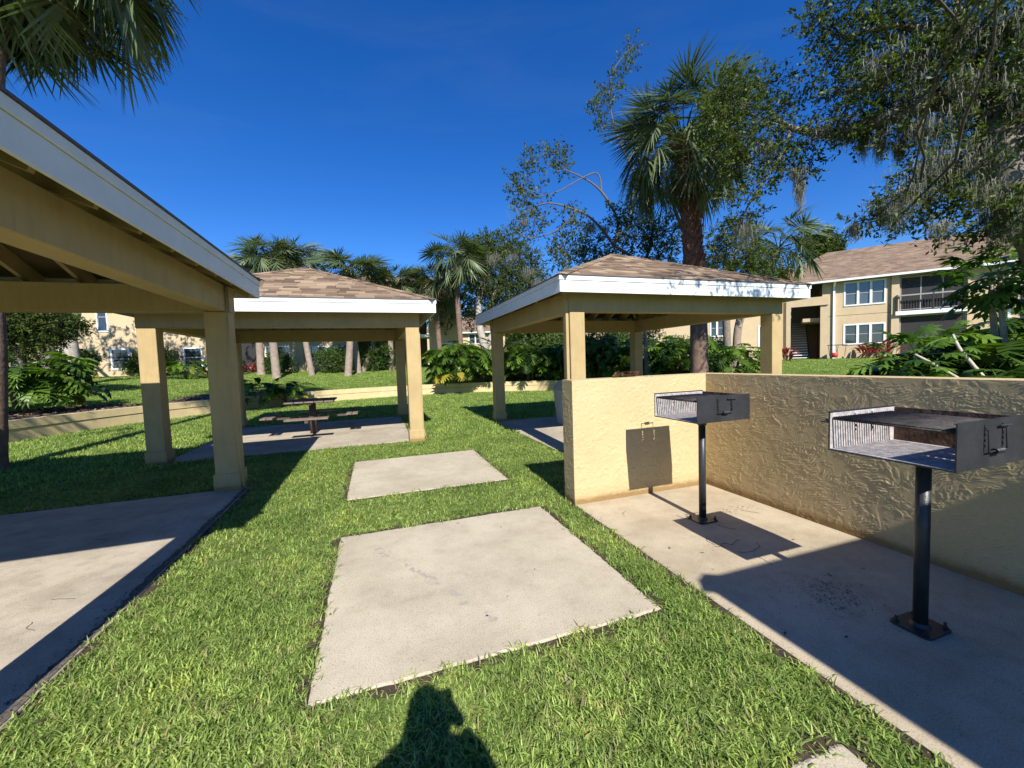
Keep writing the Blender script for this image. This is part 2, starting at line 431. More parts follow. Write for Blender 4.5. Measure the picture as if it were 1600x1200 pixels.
# stucco: ridge relief is real geometry; the material only adds grain
def stucco_mat(name, base):
    m = bpy.data.materials.new(name); m.use_nodes = True
    nt = m.node_tree; p = nt.nodes['Principled BSDF']; p.inputs['Roughness'].default_value = 0.9; p.inputs['Specular IOR Level'].default_value = 0.1
    c = ramp(nt, noise(nt, 2.0, 6, 0.6), [(0.3, tuple(v*0.93 for v in base)), (0.7, tuple(min(1, v*1.05) for v in base))])
    d = ramp(nt, noise(nt, 30, 4, 0.6), [(0.3, (0.93, 0.92, 0.9)), (0.6, (1, 1, 1))])
    # dirt splashed up near the foot of the wall
    tc = nt.nodes.new('ShaderNodeTexCoord'); sx = nt.nodes.new('ShaderNodeSeparateXYZ'); nt.links.new(tc.outputs['Object'], sx.inputs[0])
    ad = nt.nodes.new('ShaderNodeMath'); ad.operation = 'MULTIPLY_ADD'
    nt.links.new(noise(nt, 9, 5, 0.7), ad.inputs[0]); ad.inputs[1].default_value = -0.07; nt.links.new(sx.outputs[2], ad.inputs[2])
    dirt = ramp(nt, ad.outputs[0], [(0.0, (0.50, 0.42, 0.34)), (0.05, (0.9, 0.88, 0.85)), (0.14, (1, 1, 1))])
    c2 = mixrgb(nt, 'MULTIPLY', 1.0, c, d)
    nt.links.new(mixrgb(nt, 'MULTIPLY', 1.0, c2, dirt), p.inputs['Base Color'])
    bp = nt.nodes.new('ShaderNodeBump'); bp.inputs['Strength'].default_value = 0.25; bp.inputs['Distance'].default_value = 0.003
    nt.links.new(noise(nt, 90, 4, 0.7), bp.inputs['Height']); nt.links.new(bp.outputs[0], p.inputs['Normal'])
    return m
M['stucco'] = stucco_mat('trowelled_stucco', (0.54, 0.415, 0.225))

def lawn_mat():
    m = bpy.data.materials.new('lawn_ground'); m.use_nodes = True
    nt = m.node_tree; p = nt.nodes['Principled BSDF']; p.inputs['Roughness'].default_value = 0.95; p.inputs['Specular IOR Level'].default_value = 0.1
    a = ramp(nt, noise(nt, 0.35, 6, 0.6), [(0.3, (0.15, 0.21, 0.05)), (0.7, (0.22, 0.29, 0.075))])
    b = ramp(nt, noise(nt, 9, 6, 0.75), [(0.3, (0.45, 0.45, 0.40)), (0.55, (1.0, 1.0, 1.0)), (0.75, (1.25, 1.2, 1.0))])
    nt.links.new(mixrgb(nt, 'MULTIPLY', 0.9, a, b), p.inputs['Base Color'])
    bp = nt.nodes.new('ShaderNodeBump'); bp.inputs['Strength'].default_value = 0.8; bp.inputs['Distance'].default_value = 0.05
    nt.links.new(noise(nt, 25, 5, 0.8), bp.inputs['Height']); nt.links.new(bp.outputs[0], p.inputs['Normal'])
    return m
M['lawn'] = lawn_mat()

# ------------------------------------------------------------------ terrain
CX, CY, CR = 2.0, 9.8, 10.75       # centre and radius of the curved curb wall
GZ = -0.014
def sm(x, a, b):
    t = min(1, max(0, (x - a) / (b - a))); return t*t*(3-2*t)
def zfun(x, y):
    r = math.hypot(x - CX, y - CY)
    mask = max(sm(y, 3.0, 8.0), sm(x, 10.0, 15.0))
    if x < -5: mask = sm(y, 3.0, 7.0)
    if r < CR + 0.11: return GZ
    rise = 0.42 + 0.95 * sm(r, CR, CR + 17) + 0.3 * sm(r, 28, 60)
    if x > 10:
        rise -= 0.42 * sm(x, 10, 20) * (1 - sm(y, 26, 40))
    return GZ + rise * mask

def build_ground():
    radii = [0, 1.5, 3, 4.5, 6, 7.5, 9, 10, CR+0.1, CR+0.115] + [CR + 0.5 + i*0.8 for i in range(26)] + [33, 36, 40, 46, 55, 70, 100, 160, 280, 500]
    n = 144; V = [(CX, CY, GZ)]; F = []
    for r in radii[1:]:
        for k in range(n):
            a = 2*math.pi*k/n
            x = CX + r*math.cos(a); y = CY + r*math.sin(a)
            V.append((x, y, zfun(x, y)))
    me = bpy.data.meshes.new('lawn')
    for k in range(n): F.append((0, 1+k, 1+(k+1) % n))
    for i in range(len(radii)-2):
        for k in range(n):
            a = 1+i*n+k; b = 1+i*n+(k+1) % n
            F.append((a, a+n, b+n, b))
    me.from_pydata(V, [], F)
    me.polygons.foreach_set('use_smooth', [True]*len(me.polygons)); me.update()
    o = link('lawn', me, M['lawn']); tag(o, kind='structure')
build_ground()

def pad(name, x0, x1, y0, y1, z1, z0, m, label=None, kind='structure', cat=None, group=None, jag=0.0, chip=None):
    """flat concrete slab with slightly worn, uneven rim"""
    n = 40; V = []
    pts = []
    cs = [(x0, y0), (x1, y0), (x1, y1), (x0, y1)]
    for i in range(4):
        a = cs[i]; b = cs[(i+1) % 4]
        for k in range(n):
            t = k/n; x = a[0]+(b[0]-a[0])*t; y = a[1]+(b[1]-a[1])*t
            x += random.gauss(0, jag) if jag else 0; y += random.gauss(0, jag) if jag else 0
            pts.append((x, y))
    N = len(pts); mb = MB()
    cxm, cym = (x0+x1)/2, (y0+y1)/2
    top = [(x, y, z1-0.006) for x, y in pts]
    inn = [(x + (0.012 if x < cxm else -0.012), y + (0.012 if y < cym else -0.012), z1) for x, y in pts]
    bot = [(x, y, z0) for x, y in pts]
    mb.v = bot + top + inn
    for k in range(N):
        j = (k+1) % N
        mb.f.append((k, j, N+j, N+k)); mb.f.append((N+k, N+j, 2*N+j, 2*N+k))
    mb.f.append(tuple(2*N+k for k in range(N)))
    o = mb.build(name, m)
    if kind: tag(o, kind=kind)
    if label: tag(o, label, cat, group)
    return o

# soil showing in the mown edges round the slabs (4 mm above the lawn sheet)
def soil_ring(x0, x1, y0, y1, w=0.07):
    mb = MB(); n = 60
    for (ax, ay, bx, by, nx, ny) in ((x0, y0, x1, y0, 0, -1), (x1, y0, x1, y1, 1, 0), (x1, y1, x0, y1, 0, 1), (x0, y1, x0, y0, -1, 0)):
        prev = None
        for k in range(n+1):
            t = k/n; x = ax+(bx-ax)*t; y = ay+(by-ay)*t; ww = w*(0.6+0.8*random.random())
            q = ((x-nx*0.02, y-ny*0.02, GZ+0.006), (x+nx*ww, y+ny*ww, GZ+0.004))
            if prev: mb.poly([prev[0], q[0], q[1], prev[1]])
            prev = q
    tag(mb.build('soil', M['soil']), kind='structure')

pad('grill_pad', 1.90, 3.66, -3.2, 3.72, 0.0, -0.12, M['pad'])
slab_a = pad('concrete_slab', -0.36, 1.55, 1.93, 3.80, 0.0, -0.10, M['slab'], 'large square pale concrete slab in the lawn, nearest, with grey scuff marks', None, 'slab', 'concrete slabs in the lawn', jag=0.003)
slab_b = pad('concrete_slab', -0.38, 1.55, 4.86, 6.78, 0.0, -0.10, M['slab'], 'square pale concrete slab in the lawn beyond the larger one, towards the pavilions', None, 'slab', 'concrete slabs in the lawn', jag=0.003)
slab_c = pad('concrete_slab', 1.36, 1.62, -0.9, 1.0, 0.0, -0.10, M['slab'], 'corner of a grey concrete slab at the bottom edge, beside the grill pad', None, 'slab', 'concrete slabs in the lawn', jag=0.003)
for r_ in ((-0.36, 1.55, 1.93, 3.80), (-0.38, 1.55, 4.86, 6.78), (1.36, 1.62, -0.9, 1.0)): soil_ring(*r_)
soil_ring(1.90, 3.66, -3.2, 3.72, 0.05)
# grey scuffs on the near slab: thin worn patches in a line
mb = MB()
SCUFF = [((-0.05, 3.43), 1.0), ((-0.02, 3.33), 0.8), ((0.01, 3.28), 0.9), ((0.16, 3.05), 0.8), ((0.19, 2.98), 1.1), ((0.22, 2.93), 1.0), ((0.25, 2.87), 1.1), ((0.28, 2.82), 1.0), ((0.31, 2.78), 0.9), ((0.33, 2.71), 1.0), ((0.41, 2.58), 1.6), ((0.43, 2.53), 1.1), ((0.45, 2.42), 1.3), ((0.56, 2.26), 0.9), ((0.58, 2.2), 1.2), ((0.56, 2.22), 0.8)]
for (x, y), s in SCUFF:
    for q in range(4):
        px = x + random.gauss(0, 0.012); py = y + random.gauss(0, 0.012); a0 = random.random()*6; n = 9
        mb.poly([(px + math.cos(a0+t*6.283/n)*s*0.014*random.uniform(.4, 1.2), py + math.sin(a0+t*6.283/n)*s*0.014*random.uniform(.4, 1.2), 0.0025+0.0004*q) for t in range(n)])
o = mb.build('scuff_mark', M['scuff'], slab_a); tag(o, kind='stuff')
# grease stains on the grill pad
mb = MB()
for (cx_, cy_, sx_, sy_, n_) in ((2.62, 1.66, 0.13, 0.10, 420), (3.2, 2.95, 0.16, 0.05, 130), (2.9, 2.0, 0.4, 0.3, 30), (2.45, 2.45, 0.1, 0.06, 16), (3.15, 1.0, 0.1, 0.1, 30)):
    for q in range(n_):
        px = random.gauss(cx_, sx_); py = random.gauss(cy_, sy_); s = random.uniform(0.0015, 0.006); a0 = random.random()*6
        mb.poly([(px + math.cos(a0+t*1.0472)*s*random.uniform(.5, 1.5), py + math.sin(a0+t*1.0472)*s*random.uniform(.5, 1.3), 0.003) for t in range(6)])
o = mb.build('grease_stain', M['stain']); tag(o, kind='structure')

# ------------------------------------------------------------------ curved curb wall
def curb():
    root = thing('curb_wall', 'low curved tan retaining wall with a groove line, holding back the raised lawn', 'retaining wall', (CX, CY, 0))
    def arc(name, r0, r1, z0f, z1f, a0, a1, n):
        V = []; F = []
        for k in range(n+1):
            a = math.radians(a0 + (a1-a0)*k/n); z0, z1 = z0f(a), z1f(a)
            for r, z in ((r0, z0), (r0, z1), (r1, z1), (r1, z0)): V.append((r*math.cos(a), r*math.sin(a), z))
        for k in range(n):
            b = 4*k
            for j in range(4): F.append((b+j, b+(j+1) % 4, b+4+(j+1) % 4, b+4+j))
        F.append((0, 1, 2, 3)); F.append((4*n+3, 4*n+2, 4*n+1, 4*n))
        me = bpy.data.meshes.new(name); me.from_pydata(V, [], F); me.update()
        bm = bmesh.new(); bm.from_mesh(me); bmesh.ops.recalc_face_normals(bm, faces=bm.faces); bm.to_mesh(me); bm.free()
        return link(name, me, M['curb'], root)
    seg = 14; A0, A1 = 205, -8
    for i in range(seg):
        a0 = A0 + (A1-A0)*i/seg; a1 = A0 + (A1-A0)*(i+1)/seg - 0.06
        top = 0.50
        arc('lower_course', CR-0.13, CR+0.08, lambda a: -0.15, lambda a: 0.285, a0, a1, 8)
        arc('cap_course', CR-0.15, CR+0.10, lambda a: 0.297, lambda a: top, a0, a1, 8)
    arc('joint', CR-0.115, CR+0.07, lambda a: 0.28, lambda a: 0.30, A0, A1, 90).data.materials[0] = M['soil']
curb()

# ------------------------------------------------------------------ pavilions
S = 4.45; OV = 0.28; PITCH = 0.425; EZ = 2.70
def shingle_slopes(c, half, L, ez, root, budget, order):
    """c centre; every slope is rows of single wedge shingles"""
    unit = MB().box(-0.5, 0.5, 0, 1, 0, 1).mesh('shingle')
    unit.materials.append(M['shingle'])
    V = []; F = []; T = []
    used = 0
    exp_ = 0.138; rows = int(L/exp_)
    for si in order:
        ang = si * math.pi/2
        # slope frame: u along the eave, v up the slope
        Rz = Matrix.Rotation(ang, 4, 'Z')
        tilt = Matrix.Rotation(math.atan(PITCH), 4, 'X')
        base = Matrix.Translation((c[0], c[1], ez)) @ Rz @ Matrix.Translation((0, -half, 0)) @ tilt
        for r in range(rows+1):
            v0 = max(0.0, r*exp_ - 0.02); v1 = min(v0 + exp_ + 0.03, L)
            w0 = half*(1 - max(v0, 0)/L); w1 = half*(1 - v1/L)
            u = -w0 + random.uniform(-0.2, 0)
            while u < w0:
                w = random.choice((0.16, 0.2, 0.24, 0.28, 0.34))
                a, b = max(u, -w0), min(u+w, w0); u += w
                if b - a < 0.02: continue
                th = 0.007 + random.choice((0, 0.003, 0.006))
                a1_, b1_ = max(a, -w1), min(b, w1)
                if a1_ > b1_: a1_ = b1_ = (a1_+b1_)/2
                g = 0.0015
                quad = [(a+g, v0, 0.0), (b-g, v0, 0.0), (max(b1_-g, a1_+g), v1, 0.0), (a1_+g, v1, 0.0), (a+g, v0, th), (b-g, v0, th), (max(b1_-g, a1_+g), v1, 0.004), (a1_+g, v1, 0.004)]
                if used < budget:
                    used += 1
                    mb = MB(); mb.v = [tuple(base @ Vector(q)) for q in quad]
                    mb.f = [(0, 3, 2, 1), (4, 5, 6, 7), (0, 1, 5, 4), (1, 2, 6, 5), (2, 3, 7, 6), (3, 0, 4, 7)]
                    mb.build('shingle', M['shingle'], root)
                else:
                    k = len(V); V += [tuple(base @ Vector(q)) for q in quad]
                    F += [[k, k+3, k+2, k+1], [k+4, k+5, k+6, k+7], [k, k+1, k+5, k+4], [k+1, k+2, k+6, k+5], [k+2, k+3, k+7, k+6], [k+3, k, k+4, k+7]]
                    T += [random.random()]*6
    if V:
        o = link('shingle_rows', np_mesh('shingle_rows', V, F, {'tint': T}), M['shingle_stuff'], root); tag(o, kind='stuff')

def pavilion(x0, y0, label, shingles=0, order=(0, 3, 1, 2), OV=OV):
    """x0,y0 = outer plan corner of the posts (smallest x, smallest y)"""
    root = thing('pavilion', label, 'pavilion', (x0 + S/2, y0 + S/2, 0), 0, 'open picnic pavilions with hipped roofs')
    h = S/2; PW = 0.255
    # posts with plinths
    for ix in (-1, 1):
        for iy in (-1, 1):
            cxp = ix*(h-PW/2); cyp = iy*(h-PW/2)
            p = MB().box(cxp-PW/2, cxp+PW/2, cyp-PW/2, cyp+PW/2, -0.1, 2.24).build('post', M['tan'], root, bevel=0.008)
            MB().box(cxp-PW/2-0.02, cxp+PW/2+0.02, cyp-PW/2-0.02, cyp+PW/2+0.02, -0.12, 0.22).build('plinth', M['tan'], p, bevel=0.01)
    # beams
    BT, BB, BW = 2.56, 2.24, 0.2
    for iy in (-1, 1):
        yb = iy*(h-BW/2-0.004)
        MB().box(-h-0.012, h+0.012, yb-BW/2, yb+BW/2, BB, BT).build('beam', M['tan'], root, bevel=0.006)
    for ix in (-1, 1):
        xb = ix*(h-BW/2-0.004)
        MB().box(xb-BW/2, xb+BW/2, -h+BW+0.004, h-BW-0.004, BB+0.003, BT-0.003).build('beam', M['tan'], root, bevel=0.006)
    # roof
    H2 = h + OV; rise = H2*PITCH
    def rz(d): return EZ + PITCH*(H2-d)      # deck height at distance d from centre
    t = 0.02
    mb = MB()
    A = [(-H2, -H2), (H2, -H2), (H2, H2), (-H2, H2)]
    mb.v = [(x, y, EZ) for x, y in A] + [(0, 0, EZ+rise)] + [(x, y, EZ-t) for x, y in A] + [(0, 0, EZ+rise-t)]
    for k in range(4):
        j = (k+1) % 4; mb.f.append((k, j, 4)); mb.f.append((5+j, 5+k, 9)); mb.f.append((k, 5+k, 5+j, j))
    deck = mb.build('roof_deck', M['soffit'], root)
    # hip rafters and jack rafters
    RD = 0.18
    for sx_, sy_ in ((-1, -1), (1, -1), (1, 1), (-1, 1)):
        MB().beam((sx_*(H2-0.05), sy_*(H2-0.05), EZ-t-0.012), (sx_*0.03, sy_*0.03, EZ+rise-t-0.012-0.02), 0.045, RD+0.02).build('hip_rafter', M['tan'], root)
    for side in range(4):
        Rz = Matrix.Rotation(side*math.pi/2, 4, 'Z')
        n = 10
        for k in range(n):
            u = -H2 + 2*H2*(k+0.5)/n
            y1 = max(abs(u), 0.06)
            a = Rz @ Vector((u, -(H2-0.025), rz(H2-0.025)-t-0.008)); b = Rz @ Vector((u, -y1-0.03, rz(y1+0.03)-t-0.008))
            if (a-b).length > 0.15:
                MB().beam(a, b, 0.045, RD).build('rafter', M['tan'], root)
    # fascia boards, butted at the corners, with the upper drip board
    FH = 0.24
    for side in range(4):
        Rz = Matrix.Rotation(side*math.pi/2, 4, 'Z')
        e = 0.0 if side % 2 == 0 else -0.022
        MB().box(-H2-0.022-e*0-(0 if side % 2 == 0 else -0.022), H2+0.022+(0 if side % 2 == 0 else -0.022), -H2-0.022, -H2, EZ-FH+0.02, EZ-0.052, Rz).build('fascia', M['fascia'], root, bevel=0.003)
        MB().box(-H2-0.034+(0 if side % 2 == 0 else 0.034), H2+0.034-(0 if side % 2 == 0 else 0.034), -H2-0.034, -H2-0.001, EZ-0.05, EZ+0.018, Rz).build('fascia_trim', M['fascia'], root, bevel=0.003)
        MB().box(-H2-0.045+(0 if side % 2 == 0 else 0.045), H2+0.045-(0 if side % 2 == 0 else 0.045), -H2-0.045, -H2+0.02, EZ+0.020, EZ+0.034, Rz).build('drip_edge', M['metal_drip'], root)
    L = math.hypot(H2+0.04, (H2+0.04)*PITCH)
    shingle_slopes((0, 0), H2+0.04, L, EZ+0.022, root, shingles, order)
    # hip caps
    for sx_, sy_ in ((-1, -1), (1, -1), (1, 1), (-1, 1)):
        Lh = 24
        for k in range(Lh):
            a = k/Lh; b = (k+1.15)/Lh
            p = Vector((sx_*(H2+0.03)*(1-a), sy_*(H2+0.03)*(1-a), EZ+0.036+a*rise+0.014)); q = Vector((sx_*(H2+0.03)*(1-b), sy_*(H2+0.03)*(1-b), EZ+0.036+b*rise+0.006))
            mbk = MB(); d = (q-p).normalized(); sd = d.cross(Vector((0, 0, 1))).normalized()*0.12; dn = Vector((0, 0, -0.034))
            mbk.v = [tuple(p), tuple(p+sd+dn), tuple(p-sd+dn), tuple(q), tuple(q+sd+dn), tuple(q-sd+dn)]
            mbk.f = [(0, 1, 4, 3), (0, 3, 5, 2)]
            mbk.v += [tuple(Vector(v)-Vector((0, 0, 0.008))) for v in mbk.v[:3]]
            mbk.f += [(0, 6, 7, 1), (0, 2, 8, 6)]
            mbk.build('hip_shingle', M['shingle'], root)
    return root

P1 = (-6.15, 1.70); P2 = (-3.60, 8.08); P3 = (2.86, 5.58); P4 = (2.09, -5.96)
p1 = pavilion(*P1, 'tan pavilion nearest on the left, seen from under its white-edged eave', 0, OV=0.225)
p2 = pavilion(*P2, 'tan pavilion with brown shingle roof standing over the picnic table', 300)
p3 = pavilion(*P3, 'tan pavilion with brown shingle roof behind the stucco grill wall, leaf shadows on its fascia', 300, (0, 3, 1, 2))
p4 = pavilion(*P4, 'tan pavilion behind the camera on the right that shades the grill pad', 0)

def floor_pad(p, e, x1=None, y1=None, z=0.0):
    x0, y0 = p
    return pad('pavilion_floor', x0+0.02, (x1 if x1 else x0+S-0.02), y0+0.06, (y1 if y1 else y0+S-0.1), z, -0.14, M['floor'], jag=0.004)
pf1 = pad('pavilion_floor', P1[0]-0.1, -1.60, P1[1]-0.15, 5.96, 0.0, -0.16, M['floor'], jag=0.006)
pf2 = pad('pavilion_floor', P2[0]+0.15, P2[0]+S-0.20, P2[1]+0.10, P2[1]+S-0.2, 0.0, -0.14, M['floor'], jag=0.004)
pf3 = pad('pavilion_floor', P3[0]-0.04, P3[0]+S+0.05, P3[1]-0.0, P3[1]+S-0.2, 0.0, -0.14, M['floor'], jag=0.004)
pf4 = pad('pavilion_floor', P4[0]-0.04, P4[0]+S+0.05, P4[1]-0.0, P4[1]+S, 0.003, -0.14, M['floor'], jag=0.004)
# black mould along the rim of the nearest pavilion floor
mb = MB()
for q in range(1300):
    y = random.uniform(1.6, 5.9); x = -1.615 - abs(random.gauss(0, 0.045)); s = random.uniform(0.002, 0.008)
    mb.poly([(x + math.cos(t*1.0472)*s*random.uniform(.5, 1.0), y + math.sin(t*1.0472)*s*random.uniform(.6, 2.0), 0.0025) for t in range(6)])
tag(mb.build('mould_stain', M['stain']), kind='structure')
mb = MB(); pv_ = None
for k in range(120):
    y = 1.5 + 4.4*k/119; q = ((-1.6095, y, 0.0022), (-1.64-0.02*random.random()-0.02*math.sin(y*3)**2, y, 0.0022))
    if pv_: mb.poly([pv_[0], q[0], q[1], pv_[1]])
    pv_ = q
tag(mb.build('mould_rim', M['slab_edge']), kind='structure')
me_ = MB().box(-1.602, -1.590, 1.5, 5.96, -0.10, -0.003).build('pavilion_floor_edge', M['slab_edge']); tag(me_, kind='structure')
soil_ring(P1[0], -1.60, P1[1]-0.15, 5.96, 0.07); soil_ring(P3[0]-0.04, P3[0]+S+0.05, P3[1], P3[1]+S-0.2, 0.05); soil_ring(P2[0]+0.15, P2[0]+S-0.2, P2[1]+0.1, P2[1]+S-0.2, 0.04)
# thin conduits on posts
def conduit(root, pts, r=0.011, m='tan'):
    MB().tube([Vector(p) - root.location for p in pts], r, 8).build('conduit', M[m], root, smooth=True)
conduit(p1, [(-1.688, 5.83, 2.56), (-1.688, 5.83, 1.3), (-1.68, 5.86, 0.6), (-1.655, 5.85, 0.25), (-1.64, 5.86, 0.05), (-1.58, 5.90, -0.02)])
conduit(p3, [(2.845, 5.66, 2.4), (2.845, 5.66, 0.0)], 0.02)
MB().box(2.80-p3.location.x, 2.845-p3.location.x, 5.60-p3.location.y, 5.65-p3.location.y, 0.0, 2.42).build('corner_batten', M['tan'], p3)
conduit(p2, [(0.865, 8.2, 2.2), (0.865, 8.2, 0.25), (0.91, 8.2, 0.02), (1.02, 8.18, -0.02)], 0.01)

# ------------------------------------------------------------------ grill wall (L shape, real trowelled relief)
def relief_panel(u0, u1, v0, v1, step, ox):
    nu = max(2, int((u1-u0)/step)); nv = max(2, int((v1-v0)/step))
    U, Vv = np.meshgrid(np.linspace(u0, u1, nu+1), np.linspace(v0, v1, nv+1), indexing='ij')
    h = stucco_height(U+ox, Vv+ox*0.37)
    edge = np.minimum(np.minimum(U-u0, u1-U), np.minimum(Vv-v0, v1-Vv)); h = h*np.clip(edge/0.012, 0, 1)
    idx = np.arange((nu+1)*(nv+1)).reshape(nu+1, nv+1)
    F = np.stack([idx[:-1, :-1], idx[1:, :-1], idx[1:, 1:], idx[:-1, 1:]], -1).reshape(-1, 4)
    return U.ravel(), Vv.ravel(), h.ravel(), F

def grill_wall():
    root = thing('grill_wall', 'waist-high tan stucco wall wrapping the two grills in an L, rough trowelled finish', 'wall', (0, 0, 0))
    ZT = 1.29; Z0 = -0.08
    xa, xi, xo = 1.885, 3.60, 3.83; yf, yb = 3.67, 3.90; ys = -3.0
    c = 0.008
    # core, kept just inside the relief skins
    MB().box(xa+c, xo-c, yf+c, yb-c, Z0, ZT-0.004).build('core', M['stucco'], root)
    MB().box(xi+c, xo-c, ys+c, yf+c-0.001, Z0, ZT-0.004).build('core', M['stucco'], root)
    MB().box(xi, xi+c-0.001, ys, -1.2, Z0, ZT-0.004).build('side_face', M['stucco'], root)
    # top caps (smooth, sun-bleached)
    MB().box(xa, xo, yf, yb, ZT-0.003, ZT).build('wall_top', M['stucco'], root)
    MB().box(xi, xo, ys, yf-0.001, ZT-0.003, ZT).build('wall_top', M['stucco'], root)
    # front face (towards -Y)
    U, Vv, h, F = relief_panel(xa, xi, Z0, ZT, 0.0075, 0)
    link('front_face', np_mesh('front_face', np.stack([U, yf - h*2.2, Vv], -1), F, smooth=True), M['stucco'], root)
    # side face (towards -X)
    U, Vv, h, F = relief_panel(-1.2, yf, Z0, ZT, 0.0040, 13.7)
    link('side_face', np_mesh('side_face', np.stack([xi - h*1.15, U, Vv], -1), F[:, ::-1], smooth=True), M['stucco'], root)
    # end face (towards -X)
    U, Vv, h, F = relief_panel(yf, yb, Z0, ZT, 0.008, 5.1)
    link('end_face', np_mesh('end_face', np.stack([xa - h*1.4, U, Vv], -1), F[:, ::-1], smooth=True), M['stucco'], root)
    MB().box(xa, xo, yb-c, yb, Z0, ZT-0.004).build('rear_face', M['stucco'], root)
    MB().box(xo-c, xo, ys, yb-c-0.001, Z0, ZT-0.004).build('rear_face', M['stucco'], root)
    return root
grill_wall()

# ------------------------------------------------------------------ grills
def holed_panel(us, vs, holes, t, f):
    """flat plate on grid us x vs without the cells in holes; f(u,v,w) maps to space, w in 0..t"""
    V = []; F = []
    nu, nv = len(us), len(vs)
    for w in (0, t):
        for u in us:
            for v in vs: V.append(tuple(f(u, v, w)))
    I = lambda i, j, k: k*nu*nv + i*nv + j
    solid = lambda i, j: 0 <= i < nu-1 and 0 <= j < nv-1 and (i, j) not in holes
    for i in range(nu-1):
        for j in range(nv-1):
            if not solid(i, j): continue
            F.append((I(i, j, 0), I(i, j+1, 0), I(i+1, j+1, 0), I(i+1, j, 0)))
            F.append((I(i, j, 1), I(i+1, j, 1), I(i+1, j+1, 1), I(i, j+1, 1)))
            if not solid(i-1, j): F.append((I(i, j, 0), I(i, j, 1), I(i, j+1, 1), I(i, j+1, 0)))
            if not solid(i+1, j): F.append((I(i+1, j, 0), I(i+1, j+1, 0), I(i+1, j+1, 1), I(i+1, j, 1)))
            if not solid(i, j-1): F.append((I(i, j, 0), I(i+1, j, 0), I(i+1, j, 1), I(i, j, 1)))
            if not solid(i, j+1): F.append((I(i, j+1, 0), I(i, j+1, 1), I(i+1, j+1, 1), I(i+1, j+1, 0)))
    mb = MB(); mb.v = V; mb.f = F
    return mb

